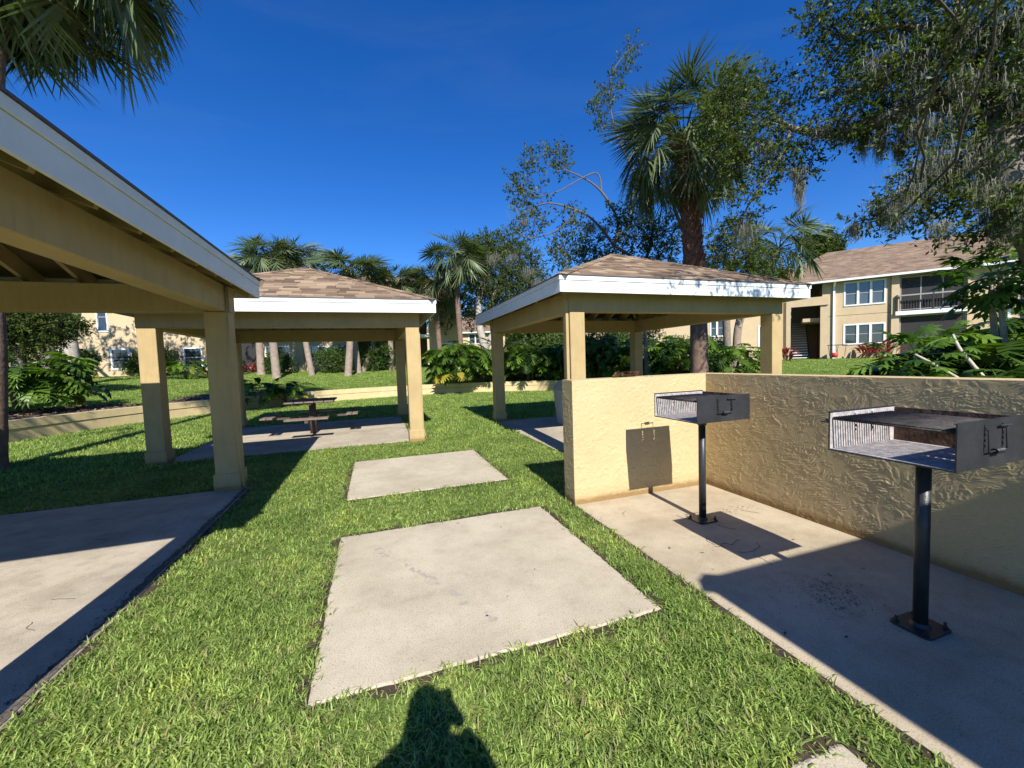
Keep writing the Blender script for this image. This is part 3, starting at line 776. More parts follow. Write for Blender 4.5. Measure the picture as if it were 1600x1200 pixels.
def grill(x, y, label):
    g = thing('park_grill', label, 'grill', (x, y, 0), 0, 'black steel park grills on posts')
    ZB, ZT = 0.945, 1.155; X0, X1 = -0.29, 0.28; Y0, Y1 = -0.25, 0.285
    t = 0.006
    MB().tube([(0, 0, 0.01), (0, 0, ZB-0.008)], 0.031, 24).build('post', M['black'], g, smooth=True)
    MB().tube([(0, 0, ZB-0.07), (0, 0, ZB-0.007)], 0.038, 24).build('collar', M['black'], g, smooth=True)
    bp_ = MB(); bp_.v = []
    ring = [(math.copysign(0.075, math.cos(a_)) + 0.03*math.cos(a_), math.copysign(0.06, math.sin(a_)) + 0.03*math.sin(a_)) for a_ in [6.2832*(q_+0.5)/24 for q_ in range(24)]]
    bp_.v = [(x_, y_, 0.002) for x_, y_ in ring] + [(x_, y_, 0.012) for x_, y_ in ring]
    bp_.f = [tuple(reversed(range(24))), tuple(range(24, 48))] + [(q_, (q_+1) % 24, 24+(q_+1) % 24, 24+q_) for q_ in range(24)]
    bp_.build('base_plate', M['black'], g)
    MB().tube([(0, 0, 0.012), (0, 0, 0.03)], [0.045, 0.034], 20).build('weld_ring', M['black'], g)
    for sx_ in (-1, 1):
        for sy_ in (-1, 1):
            b = MB().tube([(sx_*0.08, sy_*0.065, 0.010), (sx_*0.08, sy_*0.065, 0.045)], 0.007, 8).build('bolt', M['black'], g)
            MB().tube([(sx_*0.08, sy_*0.065, 0.0125), (sx_*0.08, sy_*0.065, 0.024)], 0.013, 6).build('nut', M['black'], b)
    # firebox: bottom, end wall, two long sides with stepped slots
    MB().box(X0, X1, Y0, Y1, ZB-0.006, ZB).build('firebox_floor', M['black'], g)
    MB().box(X0+0.002, X1-t-0.002, Y0+t+0.002, Y1-t-0.002, ZB+0.0005, ZB+0.004).build('ash_layer', M['ash'], g)
    MB().box(X1-t, X1, Y0+t, Y1-t, ZB, ZT-0.006).build('end_wall', M['rust'], g)
    MB().box(X0+0.0, X1-t-0.002, Y1-t-0.0025, Y1-t-0.0005, ZB+0.004, ZT-0.016).build('ash_lining', M['ash'], g) if False else None
    # slot grid: two vertical slots with side notches
    us = [X0, -0.085, -0.077, -0.066, 0.064, 0.075, 0.083, X1]
    vs = [ZB]; z = ZT-0.135
    holes = set()
    vs.append(z)
    for k in range(4):
        vs += [z+0.012, z+0.026]; z += 0.026
    vs = sorted(set(vs)) + [ZT-0.018, ZT]
    nj = len(vs)-1
    for j in range(1, nj-1):
        holes.add((2-1+0, j)) if False else None
        holes.add((1, j)); holes.add((4, j))
        if j % 2 == 0: holes.add((2, j)); holes.add((5, j))
    for side, (yy, sg) in enumerate(((Y0, 1), (Y1, -1))):
        nm = 'side_wall'
        p = holed_panel(us, vs, holes, t, lambda u, v, w, yy=yy, sg=sg: (u, yy + sg*w, v)).build(nm, M['black'], g)
        if side == 1:   # burnt-off, ash-grey inside skin of the far side
            holed_panel(us, vs, holes, 0.0012, lambda u, v, w: (u+(0.001 if u == X0 else 0), Y1-t-0.0012 - w, v if v < ZT-0.001 else ZT-0.004)).build('ash_lining', M['ash'], p)
        # rim angle
        MB().box(X0, X1, min(yy, yy+sg*0.012), max(yy, yy+sg*0.012), ZT+0.0005, ZT+0.005).build('rim', M['black'], p)
    # grate: two frame rods, cross bars running front to back
    gz = ZT-0.038
    rust_ = M['grate']
    gr = MB().tube([(X0+0.02, Y0+0.012, gz), (X0+0.02, Y1-0.012, gz)], 0.006, 8).build('grate', rust_, g, smooth=True)
    MB().tube([(X1-0.06, Y0+0.012, gz), (X1-0.06, Y1-0.012, gz)], 0.006, 8).build('frame_rod', rust_, gr)
    nb = 25
    for k in range(nb):
        xx = X0+0.02 + (X1-0.06-X0-0.02)*k/(nb-1)
        MB().tube([(xx, Y0+0.014, gz+0.009), (xx, Y1-0.014, gz+0.009)], 0.0042, 6).build('bar', rust_, gr, smooth=True)
    # handles: wire loops with coil grips, on both long sides
    for yy, sg, up in ((Y0, -1, -1), (Y1, 1, 1)):
        h1 = [(-0.081, yy-sg*0.02, gz), (-0.081, yy+sg*0.016, gz)]
        if up < 0:
            path = [(-0.081, yy-sg*0.02, gz), (-0.081, yy+sg*0.014, gz), (-0.081, yy+sg*0.018, gz-0.10), (0.069, yy+sg*0.018, gz-0.10), (0.069, yy+sg*0.014, gz), (0.069, yy-sg*0.02, gz)]
            c0, c1, cy_, cz_ = -0.035, 0.025, yy+sg*0.018, gz-0.10
        else:
            zo = gz-0.055
            path = [(-0.081, yy-sg*0.02, zo), (-0.081, yy+sg*0.175, zo), (0.069, yy+sg*0.175, zo), (0.069, yy-sg*0.02, zo)]
            c0, c1, cy_, cz_ = -0.035, 0.025, yy+sg*0.175, zo
        hd = MB().tube(path, 0.0045, 8).build('handle', M['black'], g, smooth=False)
        coil = []
        for k in range(100):
            a = k*0.62; coil.append((c0+(c1-c0)*k/99, cy_+math.cos(a)*0.011, cz_+math.sin(a)*0.011))
        MB().tube(coil, 0.003, 5).build('coil_grip', M['black'], hd, smooth=True)
        MB().tube([(0.069, yy-sg*0.01, gz-0.07), (0.069, yy+sg*0.028, gz-0.07)] if up > 0 else [(0.02, yy+sg*0.012, gz+0.012), (0.115, yy+sg*0.012, gz+0.010)], 0.005, 6).build('catch_rod', M['black'], hd)
    return g
g1 = grill(2.77, 2.87, 'black park grill on a post, the one standing in sun near the wall corner')
g2 = grill(2.715, 1.29, 'black park grill on a post nearest the camera, standing in shade, ash-grey inside')
# dry palm sheath lying on top of the wall
dl = thing('dry_palm_sheath', 'curled dark brown dry palm sheath lying on top of the wall', 'dry leaf', (2.62, 3.80, 1.29))
for k, (a, L_, w_) in enumerate(((0.1, 0.34, 0.05), (-0.15, 0.26, 0.06), (0.35, 0.18, 0.035))):
    mbk = MB(); n = 9; prev = None
    for i in range(n):
        t_ = i/(n-1); px = -L_/2 + L_*t_; w = w_*math.sin(math.pi*(0.1+0.8*t_)); z = 0.012 + 0.035*math.sin(t_*5+k) ** 2
        row = [(px, -w, z+0.02), (px, 0, z*0.4+0.004), (px, w, z+0.015)]
        row = [tuple(Matrix.Rotation(a, 3, 'Z') @ Vector(r)) for r in row]
        if prev:
            mbk.poly([prev[0], row[0], row[1], prev[1]]); mbk.poly([prev[1], row[1], row[2], prev[2]])
        prev = row
    mbk.build('dry_blade', M['dry_leaf'], dl)

# grey bin beside the pavilion behind the wall
bn = thing('waste_bin', 'pale grey tapered waste bin on the pavilion floor behind the end of the grill wall', 'bin', (4.28, 8.45, 0))
mb = MB(); w0, w1 = 0.24, 0.30
mb.v = [(-w0, -w0, 0), (w0, -w0, 0), (w0, w0, 0), (-w0, w0, 0), (-w1, -w1, 0.84), (w1, -w1, 0.84), (w1, w1, 0.84), (-w1, w1, 0.84)]
mb.f = [(0, 3, 2, 1), (4, 5, 6, 7), (0, 1, 5, 4), (1, 2, 6, 5), (2, 3, 7, 6), (3, 0, 4, 7)]
mb.build('body', M['cabinet'], bn, bevel=0.02)
mb = MB(); w2 = 0.2
mb.v = [(-w1-.01, -w1-.01, 0.842), (w1+.01, -w1-.01, 0.842), (w1+.01, w1+.01, 0.842), (-w1-.01, w1+.01, 0.842), (-w2, -w2, 1.03), (w2, -w2, 1.03), (w2, w2, 1.03), (-w2, w2, 1.03)]
mb.f = [(0, 3, 2, 1), (4, 5, 6, 7), (0, 1, 5, 4), (1, 2, 6, 5), (2, 3, 7, 6), (3, 0, 4, 7)]
lid_ = mb.build('lid', M['cabinet'], bn, bevel=0.015)
MB().box(-0.14, 0.14, -0.262, -0.25, 0.88, 0.97).build('flap', M['metal_drip'], lid_)

# ------------------------------------------------------------------ picnic table (square top, four benches, one pedestal)
def picnic_table():
    t = thing('picnic_table', 'brown square picnic table with four benches on one post under the middle pavilion', 'picnic table', (-1.42, 10.30, 0), 0)
    MB().tube([(0, 0, 0), (0, 0, 0.70)], 0.075, 16).build('pedestal', M['table'], t, smooth=True)
    for a in (0, 1):
        Rz = Matrix.Rotation(a*math.pi/2, 4, 'Z')
        MB().box(-0.46, 0.46, -0.03, 0.03, 0.695-a*0.005, 0.735-a*0.005, Rz).build('top_bearer', M['table'], t)
        MB().box(-0.98, 0.98, -0.035, 0.035, 0.36-a*0.005, 0.41-a*0.005, Rz).build('bench_arm', M['table'], t)
    for k in range(5):
        x = -0.5 + k*0.2 + 0.1
        MB().box(x-0.094, x+0.094, -0.5, 0.5, 0.737, 0.775).build('plank', M['table_top'], t, bevel=0.006)
    for q in range(4):
        Rz = Matrix.Rotation(q*math.pi/2, 4, 'Z')
        b = MB().box(-0.42, 0.42, 0.74, 0.86, 0.412, 0.45, Rz).build('bench', M['table_top'], t, bevel=0.006)
        MB().box(-0.42, 0.42, 0.87, 0.99, 0.412, 0.45, Rz).build('plank', M['table_top'], b, bevel=0.006)
    return t
picnic_table()

# ------------------------------------------------------------------ grass
def tuft_mesh(name, nb, spread, hmin, hmax, w, lean, seed):
    r = np.random.default_rng(seed); V = []; F = []; T = []
    for b in range(nb):
        a = r.random()*6.283; d = spread*math.sqrt(r.random())
        x, y = math.cos(a)*d, math.sin(a)*d
        h = r.uniform(hmin, hmax); az = r.random()*6.283; ln = r.uniform(0.3, 1.0)*lean
        dx, dy = math.cos(az), math.sin(az); sx, sy = -dy, dx
        ww = w*r.uniform(0.7, 1.25); k = len(V); tint = r.random()
        segs = 3
        for i in range(segs+1):
            t = i/segs
            th = ln*t*1.1
            px = x + dx*h*math.sin(th)*t; py = y + dy*h*math.sin(th)*t; pz = h*t*math.cos(th*0.9)
            wd = ww*(1 - t**2*0.85)*0.5
            V.append((px-sx*wd, py-sy*wd, pz)); V.append((px+sx*wd, py+sy*wd, pz))
        for i in range(segs):
            q = k+2*i; F.append((q, q+1, q+3, q+2)); T.append(tint)
    return np_mesh(name, V, F, {'tint': T})

def scatter(name, pts, rot, scl, protos, label, cat, mat_):
    """one 'stuff' object: prototype tufts set on the vertices of a point mesh"""
    pc = bpy.data.collections.new(name + '_protos')
    for i, me in enumerate(protos):
        me.materials.clear(); me.materials.append(mat_)
        pc.objects.link(bpy.data.objects.new('tuft', me))
    me = bpy.data.meshes.new(name)
    me.vertices.add(len(pts)); me.vertices.foreach_set('co', np.asarray(pts, dtype=np.float32).ravel())
    for an, arr in (('rz', rot), ('sc', scl)):
        a = me.attributes.new(an, 'FLOAT', 'POINT'); a.data.foreach_set('value', np.asarray(arr, dtype=np.float32))
    me.update()
    o = bpy.data.objects.new(name, me); COL.objects.link(o)
    ng = bpy.data.node_groups.new(name, 'GeometryNodeTree')
    ng.interface.new_socket('Geometry', in_out='INPUT', socket_type='NodeSocketGeometry')
    ng.interface.new_socket('Geometry', in_out='OUTPUT', socket_type='NodeSocketGeometry')
    N = ng.nodes; gi = N.new('NodeGroupInput'); go = N.new('NodeGroupOutput')
    ip = N.new('GeometryNodeInstanceOnPoints'); ci = N.new('GeometryNodeCollectionInfo')
    ci.inputs['Collection'].default_value = pc; ci.inputs['Separate Children'].default_value = True; ci.inputs['Reset Children'].default_value = True
    ip.inputs['Pick Instance'].default_value = True
    ar = N.new('GeometryNodeInputNamedAttribute'); ar.data_type = 'FLOAT'; ar.inputs['Name'].default_value = 'rz'
    asn = N.new('GeometryNodeInputNamedAttribute'); asn.data_type = 'FLOAT'; asn.inputs['Name'].default_value = 'sc'
    cb = N.new('ShaderNodeCombineXYZ')
    ri = N.new('FunctionNodeRandomValue'); ri.data_type = 'INT'
    ri.inputs['Min'].default_value = 0 if 'Min' in ri.inputs else 0
    for s_ in ri.inputs:
        if s_.type == 'INT' and s_.name == 'Max': s_.default_value = len(protos)-1
        if s_.type == 'INT' and s_.name == 'Min': s_.default_value = 0
    ng.links.new(gi.outputs[0], ip.inputs['Points']); ng.links.new(ci.outputs[0], ip.inputs['Instance'])
    ng.links.new(ar.outputs['Attribute'], cb.inputs[2]); ng.links.new(cb.outputs[0], ip.inputs['Rotation'])
    ng.links.new(asn.outputs['Attribute'], ip.inputs['Scale'])
    out_i = [s_ for s_ in ri.outputs if s_.type == 'INT'][0]
    ng.links.new(out_i, ip.inputs['Instance Index'])
    ng.links.new(ip.outputs[0], go.inputs[0])
    md = o.modifiers.new('scatter', 'NODES'); md.node_group = ng
    tag(o, label, cat, kind='stuff')
    me.materials.append(mat_)
    return o

EXCL = [(1.87, 3.90, -3.3, 3.95), (-0.37, 1.56, 1.92, 3.81), (-0.39, 1.56, 4.85, 6.79), (1.35, 1.63, -1, 1.01),
        (P1[0]-0.12, -1.585, P1[1]-0.2, 5.98), (-2.1, -1.65, 5.7, 6.15), (P2[0]+0.14, P2[0]+S-0.19, P2[1]+0.09, P2[1]+S-0.19), (P3[0]-0.05, P3[0]+S+0.06, P3[1]-0.01, P3[1]+S-0.19)]
for (px_, py_) in (P1, P2, P3):
    for ix in (0, 1):
        for iy in (0, 1):
            EXCL.append((px_-0.03+ix*(S-0.26), px_+0.28+ix*(S-0.26), py_-0.03+iy*(S-0.26), py_+0.28+iy*(S-0.26)))
def lawn_points(x0, x1, y0, y1, dens, keep=None, margin=0.012, rmax=CR-0.2):
    n = int((x1-x0)*(y1-y0)*dens)
    X = rng.uniform(x0, x1, n); Yy = rng.uniform(y0, y1, n)
    ok = np.ones(n, bool)
    mg = margin*0.3 + rng.normal(-0.002, 0.013, n)
    for a, b, c, d in EXCL: ok &= ~((X > a-mg) & (X < b+mg) & (Yy > c-mg) & (Yy < d+mg))
    if rmax: ok &= np.hypot(X-CX, Yy-CY) < rmax
    if keep is not None: ok &= keep(X, Yy)
    # patchy: thin, worn spots
    th = gnoise(X*1.3+5, Yy*1.3+2)*0.9 + gnoise(X*4+9, Yy*4)*0.5
    ok &= rng.random(n) < np.clip(0.95 + th*0.9, 0.35, 1.0)
    return X[ok], Yy[ok]
in_view = lambda X, Yy: (X > -1.15*Yy - 0.6) & (X < 2.3*Yy + 0.8)
near = lambda X, Yy: in_view(X, Yy) & (np.hypot(X, Yy) < 3.6)
mid = lambda X, Yy: in_view(X, Yy) & (np.hypot(X, Yy) >= 3.5) & (np.hypot(X, Yy) < 8.5)
farm = lambda X, Yy: in_view(X, Yy) & (np.hypot(X, Yy) >= 8.3)
tn = [tuft_mesh('tuft', 19, 0.05, 0.014, 0.060, 0.0066, 1.5, s) for s in range(6)]
tm = [tuft_mesh('tuft', 17, 0.075, 0.020, 0.058, 0.0080, 1.35, 20+s) for s in range(4)]
tf = [tuft_mesh('tuft', 16, 0.13, 0.035, 0.075, 0.012, 1.0, 40+s) for s in range(4)]
X, Yy = lawn_points(-2.2, 3, 0.2, 4, 780, near)
scatter('near_grass', np.stack([X, Yy, np.full(len(X), GZ-0.004)], -1), rng.random(len(X))*6.283, rng.uniform(0.75, 1.15, len(X)), tn, 'coarse bright green lawn grass in the foreground between the slabs', 'grass', M['blade'])
X, Yy = lawn_points(-9, 3.2, 0.5, 9, 400, mid)
scatter('lawn_grass', np.stack([X, Yy, np.full(len(X), GZ-0.004)], -1), rng.random(len(X))*6.283, rng.uniform(0.75, 1.15, len(X)), tm, 'mown green lawn grass around the pavilions', 'grass', M['blade'])
X, Yy = lawn_points(-9, 13, 2, 21, 95, farm, 0.04)
scatter('far_grass', np.stack([X, Yy, np.full(len(X), GZ-0.004)], -1), rng.random(len(X))*6.283, rng.uniform(0.8, 1.2, len(X)), tf, 'mown green grass inside the curved curb wall', 'grass', M['blade'])
# raised lawn beyond the curb
n = 90000
aa = rng.uniform(math.radians(-25), math.radians(185), n); rr = CR + 0.2 + 22*rng.random(n)**1.2
X = CX + rr*np.cos(aa); Yy = CY + rr*np.sin(aa)
okk = (Yy > 4) & (gnoise(X*0.8, Yy*0.8) > -0.42)
BEDS = [(-9.5, 11.5, 2.6), (-8.2, 15.5, 2.2), (-5.2, 19.2, 2.4)]
for bx, by, br in BEDS: okk &= np.hypot(X-bx, Yy-by) > br
X = X[okk]; Yy = Yy[okk]
Z = np.array([zfun(a, b) for a, b in zip(X, Yy)])
scatter('raised_grass', np.stack([X, Yy, Z-0.005], -1), rng.random(len(X))*6.283, rng.uniform(0.7, 1.3, len(X)), tf, 'bright green grass on the raised lawn beyond the curb wall', 'grass', M['blade'])

# leaf litter and mulch in the beds
V = []; F = []; T = []
for bx, by, br in BEDS + [(6, 21.3, 2.5), (10, 19.5, 3.0), (12.4, 16, 3)]:
    for k in range(900):
        a = random.random()*6.283; d = br*math.sqrt(random.random())
        x, y = bx+math.cos(a)*d, by+math.sin(a)*d
        if math.hypot(x-CX, y-CY) < CR+0.15: continue
        z = zfun(x, y)+0.015; s = random.uniform(0.03, 0.11); b = random.random()*6.283; w = s*random.uniform(0.2, 0.6)
        dx, dy = math.cos(b)*s, math.sin(b)*s; ex, ey = -math.sin(b)*w, math.cos(b)*w
        q = len(V); V += [(x-dx, y-dy, z), (x+ex, y+ey, z+random.uniform(0, .05)), (x+dx, y+dy, z+random.uniform(0, .04)), (x-ex, y-ey, z)]
        F.append((q, q+1, q+2, q+3)); T.append(random.random())
M['litter'] = leaf_mat('leaf_litter', (0.05, 0.03, 0.02), (0.30, 0.22, 0.15), 0.1, 0.8, 0.2)
tag(link('leaf_litter', np_mesh('leaf_litter', V, F, {'tint': T}), M['litter']), 'brown fallen leaves and mulch in the planting beds behind the curb', 'leaf litter', kind='stuff')
for i, (bx, by, br) in enumerate(BEDS):
    mb = MB(); n = 28; cz = []
    mb.v.append((bx, by, zfun(bx, by)+0.012))
    for rr_ in (0.5, 1.0):
        for k in range(n):
            a = 6.283*k/n; r_ = br*rr_*(1+0.12*math.sin(3*a+i))
            x, y = bx+math.cos(a)*r_, by+math.sin(a)*r_
            d = math.hypot(x-CX, y-CY)
            if d < CR+0.2: x = CX+(x-CX)*(CR+0.2)/d; y = CY+(y-CY)*(CR+0.2)/d
            mb.v.append((x, y, zfun(x, y)+0.012))
    for k in range(n):
        mb.f.append((0, 1+k, 1+(k+1) % n)); mb.f.append((1+k, 1+n+k, 1+n+(k+1) % n, 1+(k+1) % n))
    tag(mb.build('planting_bed', M['mulch']), kind='structure')

V = []; F = []; T = []
for k in range(420):
    y = random.uniform(0.9, 9)**1.0; x = random.uniform(-1.1*y-0.3, 1.5*y+0.6)
    if x > 3.5 or abs(x) > 8: continue
    on_pad = any(a < x < b and c < y < d for a, b, c, d in EXCL[:7])
    if on_pad and random.random() < 0.55: continue
    z = 0.004 if on_pad else GZ+random.uniform(0.02, 0.045); s = random.uniform(0.008, 0.024); b = random.random()*6.283
    dx, dy = math.cos(b)*s, math.sin(b)*s; ex, ey = -math.sin(b)*s*0.4, math.cos(b)*s*0.4; q = len(V)
    V += [(x-dx, y-dy, z), (x+ex, y+ey, z+random.uniform(0, .006)), (x+dx, y+dy, z+random.uniform(0, .006)), (x-ex, y-ey, z)]; F.append((q, q+1, q+2, q+3)); T.append(random.random())
tag(link('fallen_leaves', np_mesh('fallen_leaves', V, F, {'tint': T}), M['litter']), 'small brown leaves fallen on the lawn and slabs', 'leaf litter', kind='stuff')
mb = MB()
for k in range(16):
    x, y = random.choice([(random.uniform(2.0, 3.4), random.uniform(1.4, 3.5)), (random.uniform(-2.6, -1.8), random.uniform(2, 5)), (random.uniform(2.4, 2.9), random.uniform(2.1, 2.6))]); a = random.random()*6.283; pts = []
    for i in range(8):
        pts.append((x, y, 0.003)); a += random.gauss(0, 0.35); x += math.cos(a)*0.022; y += math.sin(a)*0.022
    mb.tube(pts, 0.0013, 4)
tag(mb.build('fallen_twigs', M['twig']), 'thin dark twigs lying on the concrete of the grill pad', 'twigs', kind='stuff')

# ------------------------------------------------------------------ palms
def frond_mesh(elev, petiole, R, seg, seed, droop=1.0):
    """sabal frond: arched petiole in the +X direction at elevation elev, then a drooping fan with a bent costa"""
    r = np.random.default_rng(seed); V = []; F = []
    e = elev
    pts = []; p = np.array([0., 0., 0.]); n = 6
    for i in range(n+1):
        pts.append(p.copy()); st = petiole/n
        p = p + np.array([math.cos(e), 0, math.sin(e)])*st; e -= 0.10*droop
    for i in range(n):
        w0 = 0.022*(1-i/n*0.4); w1 = 0.022*(1-(i+1)/n*0.4)
        a, b = pts[i], pts[i+1]; k = len(V)
        V += [a+[0, -w0, 0], a+[0, w0, 0], b+[0, w1, 0], b+[0, -w1, 0]]; F.append((k, k+1, k+2, k+3))
        k = len(V); V += [a+[0, 0, -w0], a+[0, 0, w0], b+[0, 0, w1], b+[0, 0, -w1]]; F.append((k, k+1, k+2, k+3))
    # costa
    costa = [p.copy()]; dirs = [np.array([math.cos(e), 0, math.sin(e)])]; nc = 8
    for i in range(nc):
        e -= 0.085*droop; d = np.array([math.cos(e), 0, math.sin(e)]); costa.append(costa[-1]+d*R*0.45/nc); dirs.append(d)
    for s in range(seg):
        t = s/(seg-1)*2-1             # -1..1 across the fan
        ci = int((1-abs(t))*nc); base = costa[ci]; ax = dirs[ci]
        ang = t*1.9
        side = np.array([0., 1., 0.]); up = np.cross(ax, side)*-1
        d = ax*math.cos(ang) + side*math.sin(ang) + np.array([0, 0, 1.0])*(0.10*abs(t)) + r.normal(0, 0.05, 3)
        d /= np.linalg.norm(d)
        L = R*(0.62+0.38*(1-abs(t)))*r.uniform(0.85, 1.08)
        p0 = base.copy(); wv = np.cross(d, [0, 0, 1.0]); wv = wv/(np.linalg.norm(wv)+1e-6)
        nseg = 5; w = (0.022 if seg > 40 else 0.034)*R*(0.9+0.2*r.random())
        gdr = 0.034*droop*r.uniform(0.4, 1.9)
        k = len(V); tw = wv
        for i in range(nseg+1):
            q = i/nseg
            ww = w*(0.35+0.65*min(1, q*4))*(1-q**2.2*0.92)
            V += [p0 - tw*ww, p0 + tw*ww]
            d = d + np.array([0, 0, -1.0])*gdr*(0.35+q*2.2); d /= np.linalg.norm(d)
            p0 = p0 + d*L/nseg
        for i in range(nseg):
            q = k+2*i; F.append((q, q+1, q+3, q+2))
    return np_mesh('frond', np.array([np.asarray(v, dtype=float) for v in V]), F)

_fm = {}
def frond_set(kind):
    if kind in _fm: return _fm[kind]
    spec = {'big': (1.05, 1.15, 48), 'far': (0.75, 1.0, 26)}[kind]
    out = []
    for i, el in enumerate((1.45, 1.15, 0.85, 0.5, 0.15, -0.25, -0.7)):
        for v in range(2):
            me = frond_mesh(el, spec[0]*(1.0 if el < 1.2 else 0.9), spec[1], spec[2], 100+i*7+v, 0.9 if el > 0.6 else 1.15)
            me.materials.append(M['frond']); out.append((el, me))
    _fm[kind] = out; return out

def trunk_tube(path, r0, r1, n=14, wob=0.03):
    P = [Vector(p) for p in path]; pts = []; rad = []
    m = 26
    for i in range(m+1):
        t = i/m*(len(P)-1); k = min(int(t), len(P)-2); u = t-k
        a = P[max(k-1, 0)]; b = P[k]; c = P[k+1]; d = P[min(k+2, len(P)-1)]
        q = 0.5*((2*b) + (c-a)*u + (2*a-5*b+4*c-d)*u*u + (3*b-a-3*c+d)*u*u*u)
        pts.append(q); rad.append((r0+(r1-r0)*i/m)*(1+random.uniform(-wob, wob)))
    return pts, rad

def palm(label, path, r0, r1, kind='far', nf=26, scale=1.0, trunk='palm_grey', boots=0, dead=3, seed=0, name='sabal_palm', group='cabbage palms', el0=1.45, el1=2.2):
    random.seed(seed)
    base = Vector(path[0]); root = thing(name, label, 'palm tree', base, 0, group)
    rel = [Vector(p)-base for p in path]
    pts, rad = trunk_tube(rel, r0, r1)
    rad[0] *= 1.25; rad[1] *= 1.08
    tr = MB().tube(pts, rad, 14).build('trunk', M[trunk], root, smooth=True)
    top = rel[-1]
    if boots:
        bm_ = MB()
        bm_.v = [(-0.05, 0, -0.02), (0.05, 0, -0.02), (0.035, 0.07, 0.17), (-0.035, 0.07, 0.17), (-0.045, 0.03, -0.01), (0.045, 0.03, -0.01), (0.03, 0.10, 0.16), (-0.03, 0.10, 0.16)]
        bm_.f = [(0, 1, 2, 3), (4, 7, 6, 5), (0, 4, 5, 1), (1, 5, 6, 2), (2, 6, 7, 3), (3, 7, 4, 0)]
        bme = bm_.mesh('boot'); bme.materials.append(M['boot'])
        per = 9; rows = boots//per; L0 = 0.28
        for j in range(rows):
            t = L0 + (1-L0)*j/rows; f_ = t*(len(pts)-1); k = min(int(f_), len(pts)-2); c = pts[k].lerp(pts[k+1], f_-k); rr_ = rad[k]
            for q in range(per):
                a = 6.283*(q+0.5*(j % 2))/per + random.uniform(-.12, .12)
                o = bpy.data.objects.new('boot', bme); COL.objects.link(o); o.parent = root
                o.location = c + Vector((-math.sin(a), math.cos(a), 0))*(rr_-0.02); o.rotation_euler = (random.uniform(-.1, .2), random.uniform(-.25, .25), a)
                s = random.uniform(0.8, 1.15)*(1.0 + 0.9*sm(t, 0.86, 1.0)); o.scale = (s*1.25, s, s*1.1)
    fs = frond_set(kind)
    for k in range(nf):
        t = (k+0.5)/nf
        el = el0 - el1*t**1.15 + random.uniform(-0.12, 0.12)
        cand = sorted(fs, key=lambda z: abs(z[0]-el))[:2]
        me = random.choice(cand)[1]
        a = k*2.39996 + random.uniform(-0.2, 0.2)
        o = bpy.data.objects.new('frond', me); COL.objects.link(o); o.parent = root
        o.location = top + Vector((math.cos(a), math.sin(a), 0))*r1*0.55 + Vector((0, 0, 0.25*scale*(1-t)-0.05))
        o.rotation_euler = (random.uniform(-.75, .75), random.uniform(-.08, .08), a)
        s = scale*random.uniform(0.85, 1.12); o.scale = (s, s*random.uniform(.9, 1.1), s)
    for k in range(dead):
        me = fs[-1-(k % 2)][1].copy(); me.materials[0] = M['frond_dead']
        a = random.random()*6.283
        o = bpy.data.objects.new('dead_frond', me); COL.objects.link(o); o.parent = root
        o.location = top + Vector((math.cos(a), math.sin(a), 0))*r1*0.7 + Vector((0, 0, -0.15)); o.rotation_euler = (0, 0.5, a); o.scale = (scale*0.8,)*3
    return root

palm('tallest palm with rust-brown booted trunk rising behind the pavilion with the grill wall', [(9.59, 10.02, 0.61), (9.59, 10.06, 3), (9.52, 10.17, 4.59), (9.5, 10.26, 5.99), (9.4, 10.41, 7.94)], 0.26, 0.25, 'big', 84, 1.0, 'palm_trunk', 270, 2, 3, el0=1.5, el1=2.1)
BGP = [
 'palm left of the middle pavilion roof peak, leftmost of the crowns above it',
 'palm with a thick leaning trunk, its crown standing highest over the middle pavilion roof',
 'palm whose crown shows just left of the middle roof peak, right of two taller crowns',
 'round-headed palm right behind the slope of the middle pavilion roof',
 'smaller palm low over the right slope of the middle pavilion roof',
 'short palm between the middle pavilion and the oaks, its trunk red brown',
 'slim tall palm with a bare curving trunk above the big bright shrub',
]
for i, (lb, b, c, d, s) in enumerate([
 (BGP[0], (-7.24, 31, 1.56), (-7.11, 31.31, 7.61), 27, 1.1), (BGP[1], (-5.81, 28.39, 1.32), (-5.78, 28.77, 8.08), 25, 1.15), (BGP[2], (-4.02, 29.91, 1.57), (-4.54, 30.49, 8.55), 27, 1.05),
 (BGP[3], (-1.75, 29.14, 1.54), (-1.22, 29.3, 7.31), 27, 1.35), (BGP[4], (-0.9, 32.03, 1.55), (1.73, 31.46, 7.19), 30, 1.15), (BGP[5], (4.69, 30.11, 1.21), (4.53, 30.51, 7.09), 30, 1.25), (BGP[6], (5.81, 27.62, 1.09), (5.66, 28.09, 8.45), 28, 1.2)]):
    b = Vector(b); c = Vector(c); b.z = min(b.z, zfun(b.x, b.y)) - 0.1
    m_ = b.lerp(c, 0.5) + Vector((random.uniform(-.25, .25), 0, 0))
    palm(lb, [b, m_, c], 0.25 if i in (0, 1, 3) else 0.19, 0.17, 'far', 56, s*1.05, 'palm_grey' if i not in (5, 6) else 'palm_trunk', 0, 3, 40+i, el0=1.5, el1=1.95)
